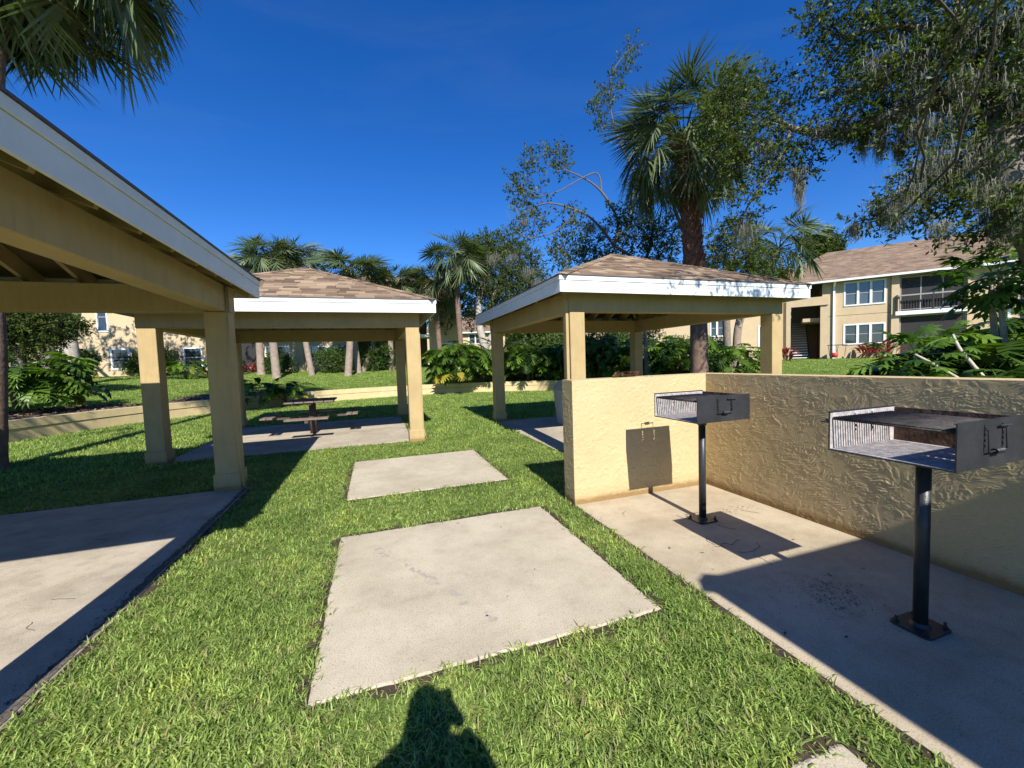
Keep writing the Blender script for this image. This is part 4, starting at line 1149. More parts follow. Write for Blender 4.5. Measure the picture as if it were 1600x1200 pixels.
# two more trunks whose crowns stay hidden by the roof, and the palm by the right-hand building
for i, (lb, b, c) in enumerate([('palm trunk leaning right, framed by the middle pavilion beside a shrub', (-1.13, 31.05, 1.61), (-1.47, 31.44, 6.28)), ('palm trunk seen just left of the right posts of the middle pavilion', (1.22, 32.37, 1.53), (1.24, 32.66, 6.75)), ('palm trunk standing between the two right posts of the middle pavilion', (2.04, 34.2, 1.5), (2.55, 34.34, 6.79))]):
    b = Vector(b); c = Vector(c); b.z = zfun(b.x, b.y)-0.1
    palm(lb, [b, b.lerp(c, .5), c], 0.22, 0.17, 'far', 22, 0.9, 'palm_grey', 0, 2, 60+i)
palm('palm with drooping dry fronds beside the roof of the right-hand building', [(17.83, 16.13, 0.79), (18.14, 16.17, 3.28), (19.31, 15.89, 5.25), (20.21, 15.67, 6.82)], 0.2, 0.17, 'far', 40, 1.2, 'palm_grey', 0, 8, 77)
palm('palm at the far left whose dark fronds hang into the top left corner', [(-6.05, 8.93, -0.07), (-5.97, 9.02, 1.84), (-5.98, 9.32, 5.14), (-5.61, 9.56, 9.67)], 0.19, 0.18, 'big', 90, 1.2, 'palm_trunk', 0, 5, 81, el0=1.0, el1=2.3)

# ------------------------------------------------------------------ broadleaf trees
def leaf_cloud(blobs, per, size, asp, seed, tw=14, tlen=0.32, flat=0.8):
    """blobs: (x,y,z,r,density). Leaves sit along small twigs; returns verts, quads, tint and the twig lines"""
    r = np.random.default_rng(seed); VV = []; TT = []; lines = []
    for (bx, by, bz, br, dn) in blobs:
        nt_ = max(2, int(per*dn*br*br))
        d = r.normal(size=(nt_, 3)); d /= np.linalg.norm(d, axis=1)[:, None]
        rad = br*(0.25+0.75*r.random(nt_)**0.55)
        st = np.array([bx, by, bz]) + d*rad[:, None]*np.array([1, 1, flat])
        dr = d*0.8 + r.normal(0, 0.55, (nt_, 3)) + np.array([0, 0, -0.15]); dr /= np.linalg.norm(dr, axis=1)[:, None]
        tl = tlen*r.uniform(0.6, 1.3, nt_)
        lines += [(tuple(st[i]), tuple(st[i]+dr[i]*tl[i]), (bx, by, bz)) for i in range(nt_)]
        t = np.tile((np.arange(tw)+0.7)/tw, (nt_, 1))
        c = st[:, None, :] + dr[:, None, :]*(t*tl[:, None])[:, :, None] + r.normal(0, 0.018, (nt_, tw, 3))
        ld = dr[:, None, :]*0.6 + r.normal(0, 0.75, (nt_, tw, 3)); ld /= np.linalg.norm(ld, axis=2)[:, :, None]
        nn = r.normal(0, 1, (nt_, tw, 3)) + np.array([0, 0, 0.8]); sd = np.cross(ld, nn); sd /= (np.linalg.norm(sd, axis=2)[:, :, None]+1e-6)
        up = np.cross(sd, ld)
        sz = size*r.uniform(0.7, 1.25, (nt_, tw))[:, :, None]
        a = c; b = c + ld*sz*0.5 + sd*sz*asp*0.5 + up*sz*0.06; e = c + ld*sz; f_ = c + ld*sz*0.5 - sd*sz*asp*0.5 + up*sz*0.06
        q = np.stack([a, b, e, f_], axis=2).reshape(-1, 3)
        VV.append(q)
        tt = np.clip(r.normal(0.5, 0.16, (nt_, 1)) + r.normal(0, 0.18, (nt_, tw)), 0, 1).ravel(); TT.append(tt)
    V = np.concatenate(VV); T = np.concatenate(TT); F = np.arange(len(V)).reshape(-1, 4)
    return V, F, T, lines

def crooked(a, b, n=7, amp=0.08):
    a = Vector(a); b = Vector(b); L = (b-a).length; out = [a]
    off = Vector((0, 0, 0))
    for i in range(1, n):
        t = i/n; off = off*0.6 + Vector((random.gauss(0, 1), random.gauss(0, 1), random.gauss(0, 1)))*amp*L*0.35
        out.append(a.lerp(b, t) + off*math.sin(math.pi*t)**0.5)
    out.append(b); return out

def moss_mesh(spots, seed, strands=170, w=0.0055):
    r = random.Random(seed); V = []; F = []; T = []
    for (x, y, z, rad, L) in spots:
        for s in range(int(strands*r.uniform(.7, 1.3))):
            px, py, pz = x+r.gauss(0, rad), y+r.gauss(0, rad), z+r.gauss(0, rad*0.5)
            ln = L*r.uniform(0.35, 1.0)*(1.0-min(0.6, (abs(px-x)+abs(py-y))/(rad*5+1e-6))); n = max(4, int(ln/0.05)); a = r.random()*3.14; tint = r.random()
            ox = oy = 0; pv = None
            for i in range(n+1):
                t = i/n; ox += r.gauss(0, 0.010); oy += r.gauss(0, 0.010)
                ww = w*(1.1-t*0.8)*r.uniform(0.5, 1.5); cx_, cy_ = math.cos(a)*ww, math.sin(a)*ww; a += r.gauss(0, 0.5)
                k = len(V); V.append((px+ox-cx_, py+oy-cy_, pz-ln*t)); V.append((px+ox+cx_, py+oy+cy_, pz-ln*t))
                if pv is not None: F.append((pv, pv+1, k+1, k)); T.append(tint)
                pv = k
                if i and r.random() < 0.75:
                    b = r.random()*6.283; l2 = r.uniform(0.02, 0.05); q = len(V)
                    bx_, by_ = math.cos(b)*l2, math.sin(b)*l2; zz = pz-ln*t
                    V.extend([(px+ox, py+oy, zz), (px+ox, py+oy, zz+w*1.2), (px+ox+bx_, py+oy+by_, zz-l2*0.7), (px+ox+bx_, py+oy+by_, zz-l2*0.7-w*0.7)])
                    F.append((q, q+1, q+2, q+3)); T.append(tint)
    return np_mesh('spanish_moss', V, F, {'tint': T})

def tree(label, cat, trunk_paths, blobs, per=120, size=0.07, asp=0.45, m_leaf='oak_leaf', m_bark='bark', seed=1, moss=None, name='oak_tree', group=None, tw=14, tlen=0.32, limbs_from=None, twig_r=0.006, branches=1, flat=0.8):
    random.seed(seed)
    base = Vector(trunk_paths[0][0][0])
    root = thing(name, label, cat, base, 0, group)
    tb = MB(); nodes = []
    for (pts, r0, r1) in trunk_paths:
        q, rad = trunk_tube([Vector(p)-base for p in pts], r0, r1, wob=0.05)
        tb.tube(q, rad, 10)
        nodes += [(p, rr_) for p, rr_ in zip(q, rad)]
    tb.build('trunk', M[m_bark], root, smooth=True)
    bl = [(b[0]-base.x, b[1]-base.y, b[2]-base.z, b[3], b[4] if len(b) > 4 else 1.0) for b in blobs]
    V, F, T, lines = leaf_cloud(bl, per, size, asp, seed, tw, tlen, flat)
    link('crown', np_mesh('crown', V, F, {'tint': T}), M[m_leaf], root)
    # limbs to each blob, branchlets to twigs
    bb = MB()
    for b in bl:
        c = Vector(b[:3]); k = min(nodes, key=lambda n_: (n_[0]-c).length + max(0, n_[0].z-c.z)*0.5)
        if branches:
            pth = crooked(k[0], c, 6, 0.10); r0 = min(k[1]*0.6, 0.012+0.022*b[3]); bb.tube(pth, [r0*(1-0.6*i/6) for i in range(7)], 6)
    for i, (a, e, c) in enumerate(lines):
        if i % 2 == 0:
            bb.tube(crooked(c, a, 3, 0.1) + [Vector(e)], [twig_r*1.3, twig_r, twig_r*0.8, twig_r*0.6, twig_r*0.3], 3, cap=False)
    tag(bb.build('branches', M['twig'], root), kind='stuff')
    if moss:
        me = moss_mesh([(m_[0]-base.x, m_[1]-base.y, m_[2]-base.z, m_[3], m_[4]) for m_ in moss], seed)
        tag(link('spanish_moss', me, M['moss'], root), kind='stuff')
    return root

def B(p, r, d=1.0): return (p[0], p[1], p[2], r, d)
# thin oak with bare limbs, behind the right pavilion
T2 = Vector((10.34, 13.55, 3.74)); T2b = (T2.x, T2.y, zfun(T2.x, T2.y)-0.1)
tree('thin oak with bare grey limbs spreading left against the sky behind the grill-wall pavilion', 'oak tree',
 [([T2b, (10.15, 13.67, 4.77), (8.96, 13.61, 5.86), (8.1, 13.63, 6.71), (7.38, 13.69, 7.07), (6.26, 14.08, 7.35), (5.1, 14.44, 6.75)], 0.075, 0.015),
  ([(8.96, 13.61, 5.86), (9.41, 14.05, 6.96), (8.87, 14.3, 8.12), (8.06, 14.61, 8.79), (6.76, 15.09, 9.34)], 0.07, 0.015),
  ([(8.87, 14.3, 8.12), (8.66, 14.42, 8.89), (6.96, 14.41, 7.97), (6.01, 14.72, 7.76)], 0.035, 0.012),
  ([(10.15, 13.67, 4.77), (11.05, 14.01, 6.69), (10.97, 14.68, 8.75), (10.07, 15.13, 11.22), (10.04, 15.27, 13.38), (11.01, 15.02, 14.7)], 0.07, 0.008),
  ([(10.62, 13.5, 4.5), (11.74, 12.64, 5.34), (10.87, 12.49, 6.9), (10.59, 12.66, 8.11), (9.74, 13.01, 9.09)], 0.10, 0.02),
  ([(7.38, 13.69, 7.07), (6.66, 13.89, 6.33), (5.52, 14.26, 6.14), (4.89, 14.53, 7.11)], 0.03, 0.01)],
 [B((6.33, 15.24, 9.48), .42, .8), B((7.16, 14.97, 9.76), .45, .8), B((7.47, 14.83, 9.14), .4, .7), B((5.67, 14.85, 8.02), .55, .8), B((6.37, 14.61, 7.99), .3, .6), B((5.41, 14.96, 8.4), .3, .7), B((6.92, 13.84, 7.04), .3, .6), B((7.46, 13.63, 6.5), .5, .8), B((7.08, 14.23, 5.63), .7, .9), B((8.25, 13.84, 5.71), .6, 1), B((9.42, 14.05, 7.08), .5, .9), B((10.28, 13.78, 7.31), .6, 1), B((9.98, 13.82, 6.3), .8, 1), B((11.2, 13.42, 6.51), .7, 1),
  B((10.91, 13.46, 5.51), .7, 1), B((8.96, 14.1, 5.19), .7, 1), B((10.76, 14.2, 8.27), .4, .8), B((11.18, 14.12, 9.31), .5, .6), B((10.02, 15.24, 12.84), .5, .6), B((9.6, 15.35, 12.18), .45, .7), B((10.58, 15.11, 13.9), .45, .6), B((11.01, 15.02, 14.83), .3, .6), B((9.68, 15.26, 11.23), .35, .6), B((11.08, 14.77, 10.91), .5, .5), B((9.2, 15.46, 11.79), .22, .6), B((5.88, 14.17, 6.6), .4, .7), B((5.56, 14.3, 6.97), .4, .8)],
 per=260, size=0.12, asp=0.5, m_leaf='oak_leaf_light', m_bark='limb', seed=5, group='live oaks', tw=9, tlen=0.4,
 moss=[(*(7.91, 13.47, 6.48), .12, .5), (*(8.64, 13.76, 6.56), .1, .4), (*(7.16, 14.17, 5.01), .15, .8), (*(5.55, 14.29, 6.73), .1, .3)])
# dense oaks left of it
T1 = Vector((7.87, 29.05, 1.34)); T1b = (T1.x, T1.y, zfun(T1.x, T1.y)-0.1)
tree('dense dark oak hung with moss between the two distant pavilions', 'oak tree',
 [([T1b, (7.79, 29.14, 2.54), (7.49, 29.37, 4.69), (7.79, 29.41, 7.07), (8.72, 29.23, 9.42)], 0.35, 0.15), ([(7.79, 29.14, 2.54), (8.68, 28.94, 4.17), (8.67, 29.08, 6.56), (9.57, 28.88, 8.44)], 0.28, 0.12)],
 [B((8.51, 29.33, 9.91), 1.6), B((7.82, 29.55, 9.69), 1.3), B((9.89, 28.89, 10.34), 1.3), B((10.16, 27.65, 8.87), 1.5), B((10.76, 27.38, 7.69), 1.2), B((8.65, 29.17, 7.99), 2.0), B((7.53, 30.62, 8.26), 1.4), B((9.62, 27.71, 6.81), 1.6), B((11.6, 27.06, 6.97), 1.2), B((7.92, 30.39, 6.52), 1.6), B((9.22, 28.85, 5.83), 1.4), B((10.21, 27.43, 5.41), 1.3), B((11.76, 26.93, 5.81), 1.0), B((7.84, 31.38, 4.91), 1.2, .5), B((7.61, 32.84, 10.55), 1.0), B((6.65, 32.91, 6.12), 1.2, .6), B((6.03, 34.12, 5.21), 1.2, .5)],
 per=110, size=0.15, asp=0.5, seed=8, group='live oaks', m_bark='bark_light', tlen=0.5, twig_r=0.008,
 moss=[(*(10.41, 26.46, 7.92), .3, 1.4), (*(9.4, 26.85, 8.85), .3, 1.2), (*(11, 26.2, 7.01), .25, 1.2), (*(8.28, 27.77, 9.03), .3, 1.0)])
# green tree right of the booted palm and another far one
T5 = Vector((15.86, 14.71, 1.32)); T5b = (T5.x, T5.y, zfun(T5.x, T5.y)-0.1)
tree('bushy green oak filling the gap right of the booted palm, above the pavilion roof', 'oak tree',
 [([T5b, (15.81, 14.83, 3.14), (16.06, 14.87, 5.24), (16.4, 14.83, 6.44)], 0.2, 0.08)],
 [B((14.89, 14.3, 6.77), .7), B((15.57, 14.07, 6.89), .7), B((14.98, 14.22, 5.91), .9), B((15.93, 13.89, 5.88), 1.0), B((17.2, 13.98, 5.68), .8), B((15.09, 14.68, 5.31), .6), B((15.48, 14, 5.04), .8), B((16.29, 13.71, 4.86), .6), B((14.84, 14.8, 6.05), .5), B((17.92, 14.24, 5.18), .4), B((15.16, 13.7, 7.16), .5)],
 per=170, size=0.10, asp=0.5, seed=12, group='live oaks')
TF = Vector((55.14, 36.89, 11.35)); tree('small distant tree rising behind the left end of the right-hand roof', 'tree', [([(TF.x, TF.y, 0.5), (TF.x, TF.y, 8), (55.28, 37.01, 14.24)], 0.35, 0.15)],
 [B((54.72, 37.28, 15.67), 1.8), B((56.04, 36.82, 15.29), 1.6), B((55.29, 37.02, 14.49), 1.9), B((56.86, 36.49, 14.43), 1.0)], per=45, size=0.32, asp=0.6, seed=14, tlen=0.8, name='tree')
# big mossy oak overhead on the right; its trunk stands outside the frame
OB = (11.5, 3.4, -0.1)
OAK_BLOBS = [
 B((9.11, 7.33, 7.87), .45),
 B((8.4, 7.58, 8.04), .35),
 B((8.02, 7.68, 7.6), .45),
 B((8.4, 7.32, 7.23), .5),
 B((7.86, 7.81, 7.06), .3),
 B((8.12, 7.6, 6.77), .5),
 B((8.44, 7.27, 6.49), .5),
 B((8.85, 7.04, 6.79), .45),
 B((7.97, 7.73, 6.3), .38),
 B((8.21, 7.42, 5.96), .4),
 B((8.53, 7.1, 5.92), .3),
 B((9.04, 6.73, 6.3), .45),
 B((8.75, 6.81, 5.88), .4),
 B((8.94, 6.51, 5.56), .35),
 B((9.02, 6.3, 5.94), .35),
 B((8.39, 6.9, 5.32), .3),
 B((8.04, 7.01, 5.12), .3),
 B((7.78, 7.2, 5.1), .2),
 B((9, 6.28, 5.43), .2),
 B((8.58, 7.23, 4.82), .2),
 B((8.47, 7.47, 4.68), .22),
 B((9.15, 6.74, 7.08), .35),
 B((9.3, 6.25, 8.51), .5),
 B((9.16, 6.41, 8.74), .25),
 B((9.62, 6.01, 8.01), .6),
 B((9.32, 6.19, 7.56), .35),
 B((9.54, 5.61, 8.07), .6),
 B((9.6, 5.75, 7.06), .5),
 B((9.31, 6.04, 6.82), .35),
 B((9.87, 5.26, 7.51), .7),
 B((9.59, 5.3, 6.65), .6),
 B((9.45, 5.53, 6.16), .5),
 B((9.18, 5.83, 6.17), .35),
 B((9.42, 5.63, 5.78), .3),
 B((10.07, 4.87, 7.5), .7),
 B((9.8, 4.91, 6.67), .6),
 B((9.78, 4.99, 6.02), .5),
 B((9.61, 5.24, 5.78), .35),
 B((10.19, 4.48, 6.9), .7),
 B((10.06, 4.58, 6.05), .6),
 B((9.84, 4.73, 5.48), .4),
 B((9.69, 4.98, 5.36), .3),
 B((10.45, 4.19, 7.06), .7),
 B((10.35, 4.17, 6.17), .6),
 B((10.2, 4.29, 5.57), .5),
 B((10.53, 3.91, 6.35), .6),
 B((10.49, 3.87, 5.49), .6),
 B((10.31, 4.01, 5.01), .5),
 B((9.92, 4.24, 4.91), .4),
 B((9.62, 4.43, 4.64), .35),
 B((9.32, 4.64, 4.64), .25),
 B((10.02, 4.08, 4.47), .4),
 B((10.28, 3.77, 4.36), .5),
 B((9.32, 4.73, 4.34), .3),
 B((9.1, 4.9, 4.09), .3),
 B((8.87, 5.07, 3.9), .25),
 B((8.64, 5.25, 3.89), .15),
 B((8.91, 4.94, 3.69), .2),
 B((9.37, 4.48, 4.02), .35),
 B((9.67, 4.28, 4.08), .4),
 B((9.54, 4.3, 3.64), .3),
 B((9.38, 4.57, 3.78), .25),
 B((9.8, 4.01, 3.89), .4),
 B((10.05, 3.81, 3.73), .4),
 B((10.18, 3.64, 3.37), .3),
 B((9.93, 3.94, 3.4), .2),
 B((10.5, 3.52, 4.98), .8),
 B((10.83, 3.6, 6.5), .9),
 B((10.28, 3.42, 3.71), .6),
 B((10.62, 3.2, 5.59), .9),
 B((11.02, 4.05, 7.93), .9),
 B((10.32, 4.74, 8.46), .8),
 B((9.71, 5.4, 9.01), .7)
]
tree('huge live oak hanging over from the right, its branches trailing grey moss', 'oak tree',
 [([OB, (11.2, 3.5, 2.5), (10.2, 3.9, 4.4), (10.81, 4.23, 6.19), (10.4, 4.47, 6.1), (9.88, 4.85, 6.01), (9.43, 5.63, 5.97), (9.27, 6.01, 6.04), (8.95, 6.67, 6.46), (8.75, 7.2, 7.22)], 0.38, 0.022),
  ([(11.2, 3.5, 2.5), (10.6, 3.4, 4.8), (10.96, 4, 6.82), (10.19, 4.48, 7.01), (9.88, 5.27, 7.76), (9.5, 5.93, 7.93)], 0.2, 0.03),
  ([(10.81, 4.23, 6.19), (10.39, 4.39, 6.55), (10.37, 4.44, 7.23), (10.26, 4.61, 7.79)], 0.05, 0.03),
  ([(10.2, 3.9, 4.4), (10.38, 3.73, 4.25), (9.85, 4.12, 4.15), (9.41, 4.59, 4.29), (8.99, 5.03, 3.96)], 0.10, 0.02),
  ([(8.95, 6.67, 6.46), (8.8, 6.69, 5.97), (8.38, 6.9, 5.25), (8.28, 7.22, 4.8), (8.36, 7.38, 4.34)], 0.035, 0.015),
  ([(8.95, 6.67, 6.46), (8.62, 7.01, 6.76), (8.37, 7.55, 7.36)], 0.025, 0.01)],
 OAK_BLOBS + [(5.0, 1.5, 6.3, .4, .9), (5.9, 1.3, 6.1, .5, .9), (6.9, 1.5, 6.3, .55, .9), (6.0, 2.1, 7.2, .5, .6), (7.8, 1.9, 6.9, .6, .8), (4.4, 1.7, 5.9, .22, .6)], per=245, size=0.094, asp=0.42, seed=21, group='live oaks', tw=11, tlen=0.30, twig_r=0.005, m_bark='bark',
 moss=[(*(8.89, 6.4, 5.17), .05, .85), (*(8.88, 6.42, 5.44), .08, .5), (*(8.59, 6.99, 6.23), .10, .5), (*(8.44, 7.36, 4.49), .12, .6), (*(9.16, 5.94, 6.1), .2, .35), (*(9.36, 5.76, 5.96), .15, .4), (*(9.55, 5.59, 5.9), .04, .75), (*(9.61, 5.35, 5.72), .05, .7), (*(9.66, 5.12, 5.72), .2, .5), (*(9.7, 5.09, 5.42), .05, .5),
  (*(9.49, 5.25, 7.08), .2, .9), (*(9.67, 4.85, 6.6), .22, 1.0), (*(9.95, 4.68, 7.1), .25, .8), (*(10.06, 4.43, 7.16), .10, 1.4), (*(9.93, 4.31, 6.19), .12, 1.2), (*(9.66, 4.69, 5.6), .18, .7), (*(9.6, 4.35, 4.87), .25, .8), (*(9.41, 4.51, 4.7), .2, .8), (*(9.77, 4.17, 4.64), .2, .6),
  (*(8.92, 4.85, 4.12), .12, .5), (*(9.03, 4.81, 3.94), .12, .5), (*(8.59, 5.16, 3.83), .05, .4), (*(9.08, 4.7, 4.3), .15, .7), (*(9.95, 3.85, 3.74), .10, .8), (*(9.96, 3.74, 3.8), .12, .9), (*(10.01, 3.63, 3.97), .15, .9), (*(10.26, 3.82, 6.94), .25, 1.4), (*(10.16, 3.69, 5.93), .2, 1.0), (*(9.48, 5.56, 6.92), .15, .7), (*(9.95, 4.02, 4.86), .2, .8), (*(9.88, 4.4, 5.59), .2, .8), (*(9.67, 3.97, 4.17), .15, .6), (*(9.3, 4.27, 3.62), .1, .4)])
# left side: leaning pale oak in front of the left-hand building, dark conifer-like tree
L1 = Vector((-13.59, 24.67, 1.14)); L1b = (L1.x, L1.y, zfun(L1.x, L1.y)-0.15)
tree('pale grey oak with a curved side limb standing before the left-hand building', 'oak tree',
 [([L1b, (-13.54, 24.72, 2.35), (-13.59, 24.81, 3.56), (-13.3, 24.78, 4.76), (-13.07, 24.84, 7.17)], 0.32, 0.24), ([(-13.56, 24.76, 2.95), (-13.93, 24.93, 3.72), (-14, 25, 4.48), (-13.6, 24.94, 5.68)], 0.17, 0.1)],
 [B((-14.77, 25.44, 7.53), 1.8), B((-13.3, 24.99, 8.38), 2.0), B((-11.91, 24.47, 7.43), 1.8), B((-10.45, 24, 7.98), 1.8), B((-15.96, 25.79, 6.66), 1.6), B((-9.69, 24.77, 7.32), 1.3)],
 per=60, size=0.12, asp=0.45, seed=31, group='live oaks', m_bark='bark_light', moss=[(*(-11.57, 23.68, 4.92), .3, .7)])
L2 = Vector((-12.7, 20.14, 1.29)); L2b = (L2.x, L2.y, zfun(L2.x, L2.y)-0.15)
tree('dark shady tree at the left edge under the nearest pavilion beam', 'tree',
 [([L2b, (-12.54, 20.15, 2.23), (-12.67, 20.3, 4.15)], 0.25, 0.15)],
 [B((-12.92, 20.36, 3.68), 1.2), B((-12.12, 20.1, 3.89), 1.0), B((-11.46, 19.85, 3.51), .8), B((-11.26, 20.31, 3.43), .6), B((-12.51, 20.17, 2.83), .8), B((-13.85, 20.65, 3.23), 1.2), B((-11.6, 19.86, 2.8), .4), B((-13.44, 20.45, 2.27), .8)],
 per=420, size=0.10, asp=0.45, seed=33, name='tree')
tree('tall open oak rising above the nearest roof whose branches throw shadows on the left-hand building', 'oak tree',
 [([(-15.5, 26.5, 1.0), (-15.2, 26.5, 5), (-14.5, 26.6, 9)], 0.3, 0.15), ([(-15.2, 26.5, 5), (-17, 26.5, 7.2), (-19, 26.8, 9.5)], 0.16, 0.06), ([(-15.2, 26.5, 5.5), (-12.5, 26.5, 7.5), (-11, 26.5, 9)], 0.15, 0.05)],
 [(-19, 26.8, 9.5, 1.3, .7), (-17.5, 26.5, 9.8, 1.3, .7), (-15.5, 26.5, 9.9, 1.3, .7), (-13.5, 26.8, 9.5, 1.1, .7), (-11.5, 26.5, 9.0, 1.1, .7), (-16.5, 26.5, 9, 0.9, .6), (-13.2, 26.5, 8.8, .8, .6), (-9.5, 26.5, 8.4, .9, .6), (-21, 26.5, 8.5, 1.2, .7)],
 per=55, size=0.15, asp=0.5, seed=34, group='live oaks', moss=[(-16.5, 26.3, 9.5, .4, 2.0), (-13.5, 26.3, 9.5, .4, 2.0), (-18.5, 26.3, 9, .4, 1.8), (-11.5, 26.3, 9.2, .3, 1.6), (-15, 26.3, 9.8, .4, 2.2)])
# oaks to the west that dapple the left curb and lawn (outside the frame)
tree('tall oak off to the left whose crown dapples the curb wall and pavilion post', 'oak tree',
 [([(-13, 4.5, -0.1), (-12.5, 4.6, 4), (-11.5, 5, 7)], 0.35, 0.2)],
 [(-11.0, 5.0, 7.2, 1.7, 1), (-9.2, 6.2, 6.9, 1.1, 1), (-12.5, 6.0, 7.6, 1.8, 1), (-9.8, 4.2, 7.8, 1.2, 1), (-13.8, 4.0, 7.0, 1.8, 1), (-8.2, 8.4, 7.6, 0.9, .6), (-13, 9, 7.5, 1.3, .6), (-14, 12.5, 8.5, 1.5, .7), (-7.0, 5.5, 6.6, .7, .5)],
 per=70, size=0.12, asp=0.45, seed=35, group='live oaks')

# ------------------------------------------------------------------ split-leaf philodendrons, papaya, red plants
def split_leaf(L, W, lobes, droop, seed, pet=0.5):
    r = np.random.default_rng(seed); V = []; F = []
    e = 1.0; p = np.array([0., 0, 0]); n = 6; prev = None
    for i in range(n+1):
        t = i/n; w = 0.011
        k = len(V); V += [p+[0, -w, 0], p+[0, w, 0]]
        if i: F.append((k-2, k-1, k+1, k))
        if i < n: p = p + np.array([math.cos(e), 0, math.sin(e)])*pet/n; e -= 0.12
    e -= 0.6
    mid = [p.copy()]; dirs = []
    for i in range(8):
        d = np.array([math.cos(e), 0, math.sin(e)]); dirs.append(d); mid.append(mid[-1]+d*L/8); e -= droop/8
    dirs.append(dirs[-1])
    # central web
    for i in range(8):
        t0, t1 = i/8, (i+1)/8; w0 = 0.24*W*math.sin(math.pi*(0.15+0.8*t0)); w1 = 0.24*W*math.sin(math.pi*(0.15+0.8*t1))
        k = len(V); V += [mid[i]+[0, -w0, 0.01], mid[i]+[0, w0, 0.01], mid[i+1]+[0, w1, 0.01], mid[i+1]+[0, -w1, 0.01]]; F.append((k, k+1, k+2, k+3))
    for s in (-1, 1):
        for j in range(lobes):
            t = (j+0.3)/lobes; i = min(int(t*8), 7); b = mid[i]+(mid[i+1]-mid[i])*(t*8-i); ax = dirs[i]
            ang = math.radians(125 - 100*t) * s
            ll = W*0.62*(math.sin(math.pi*(0.22+0.72*t))**0.7)*r.uniform(0.85, 1.12)
            d = ax*math.cos(ang)+np.array([0, 1., 0])*math.sin(ang)+np.array([0, 0, 0.25]); d /= np.linalg.norm(d)
            sd = np.cross(d, [0, 0, 1.]); sd /= np.linalg.norm(sd)+1e-6
            k = len(V); q = b.copy(); wv = [0.10, 0.17, 0.19, 0.14, 0.02]; nn = 4
            for m_ in range(nn+1):
                ww = wv[m_]*W*0.75; V += [q-sd*ww*0.5, q+sd*ww*0.5]
                d = d+np.array([0, 0, -0.16]); d /= np.linalg.norm(d); q = q+d*ll/nn
            for m_ in range(nn): a = k+2*m_; F.append((a, a+1, a+3, a+2))
    k = len(V); tip = mid[-1]; V += [tip+[0, -0.03*W, 0], tip+[0, 0.03*W, 0], tip+dirs[-1]*W*0.22+[0, 0.004, 0], tip+dirs[-1]*W*0.22+[0, -0.004, 0]]; F.append((k, k+1, k+2, k+3))
    return np_mesh('leaf', np.array([np.asarray(v, float) for v in V]), F)
PL = [split_leaf(0.55, 0.60, 7, 0.8, s, 0.38) for s in range(3)]
for m_ in PL: m_.materials.append(M['philo'])
PLY = PL[0].copy(); PLY.materials[0] = M['philo_yellow']
RNDL = None
def philo(label, x, y, hgt, spread, nl, seed, yellow=2, scale=1.0, z=None, stems=3, group='split-leaf shrubs', name='philodendron_shrub', meshes=None, ymesh=None, cat='shrub'):
    r = random.Random(seed); z = zfun(x, y) if z is None else z
    root = thing(name, label, cat, (x, y, z), 0, group)
    meshes = meshes or PL
    for s in range(stems):
        a = r.random()*6.283; d = spread*0.35*r.random()
        MB().tube([(math.cos(a)*d, math.sin(a)*d, -0.08), (math.cos(a)*d*1.4, math.sin(a)*d*1.4, hgt*0.3), (math.cos(a)*d*2.0, math.sin(a)*d*2.0, hgt*0.55)], [0.07, 0.06, 0.04], 8).build('stem', M['stem'], root, smooth=True)
    for k in range(int(nl*1.35)):
        me = r.choice(meshes)
        if k < yellow: me = ymesh or PLY
        a = k*2.39996 + r.uniform(-.4, .4); t = r.random()**0.7; d = spread*math.sqrt(r.random())*0.75
        o = bpy.data.objects.new('leaf', me); COL.objects.link(o); o.parent = root
        zz = hgt*(0.08+0.70*t)*(1-0.45*(d/spread)**2)
        if k < yellow: zz = hgt*0.15; d = spread*0.7
        o.location = (math.cos(a)*d, math.sin(a)*d, zz); s = scale*r.uniform(0.7, 1.15)
        o.rotation_euler = (r.uniform(-.35, .35), r.uniform(-.45, .35)-0.25*(1-d/spread), a+r.uniform(-.5, .5)); o.scale = (s, s, s)
    return root
philo('bright split-leaf shrub with yellowing lower leaves on the curb between the two pavilions', *(4.25, 20.64), 2.5, 1.75, 260, 1, 9, 1.0)
philo('split-leaf shrub right of the bright one, half behind the left post of the grill-wall pavilion', *(6.4, 21.69), 2.0, 1.1, 70, 2, 0, 0.95)
philo('dark split-leaf shrub under the grill-wall pavilion roof just right of its left post', *(7.88, 21.88), 2.1, 1.0, 75, 3, 0, 0.95)
philo('dark split-leaf shrub seen through the pavilion right beside the grill-wall post', 7.6, 19.6, 2.2, 1.4, 90, 4, 0, 0.95)
philo('dark split-leaf shrub behind the right pavilion, left of its rear post', 9.3, 18.9, 2.3, 1.4, 90, 5, 0, 0.95)
philo('tall split-leaf shrub right of the rear post of the right pavilion', 10.8, 17.6, 2.5, 1.5, 100, 6, 1, 1.0)
philo('split-leaf shrub behind the booted palm trunk', 12.0, 15.8, 2.3, 1.4, 80, 7, 0, 1.0)
philo('spreading split-leaf shrub right of the booted palm trunk', 12.6, 13.9, 2.2, 1.5, 90, 8, 0, 1.0)
philo('split-leaf shrub between the booted palm and the right front post', 13.2, 12.2, 1.8, 1.3, 75, 9, 1, 0.9)
philo('stemmed split-leaf plant with yellow leaves standing on the curb bed under the middle pavilion', *(-3.44, 18.6), 1.35, 0.55, 20, 10, 3, 0.8, stems=1)
philo('dark split-leaf plant in the bed under the middle pavilion beside its left rear post', *(-4.53, 18.37), 1.3, 0.8, 34, 11, 0, 0.85)
philo('big split-leaf plant on a scaly stem at the far left bed', *(-9.88, 16.03), 2.0, 1.2, 70, 12, 0, 1.15, stems=2)
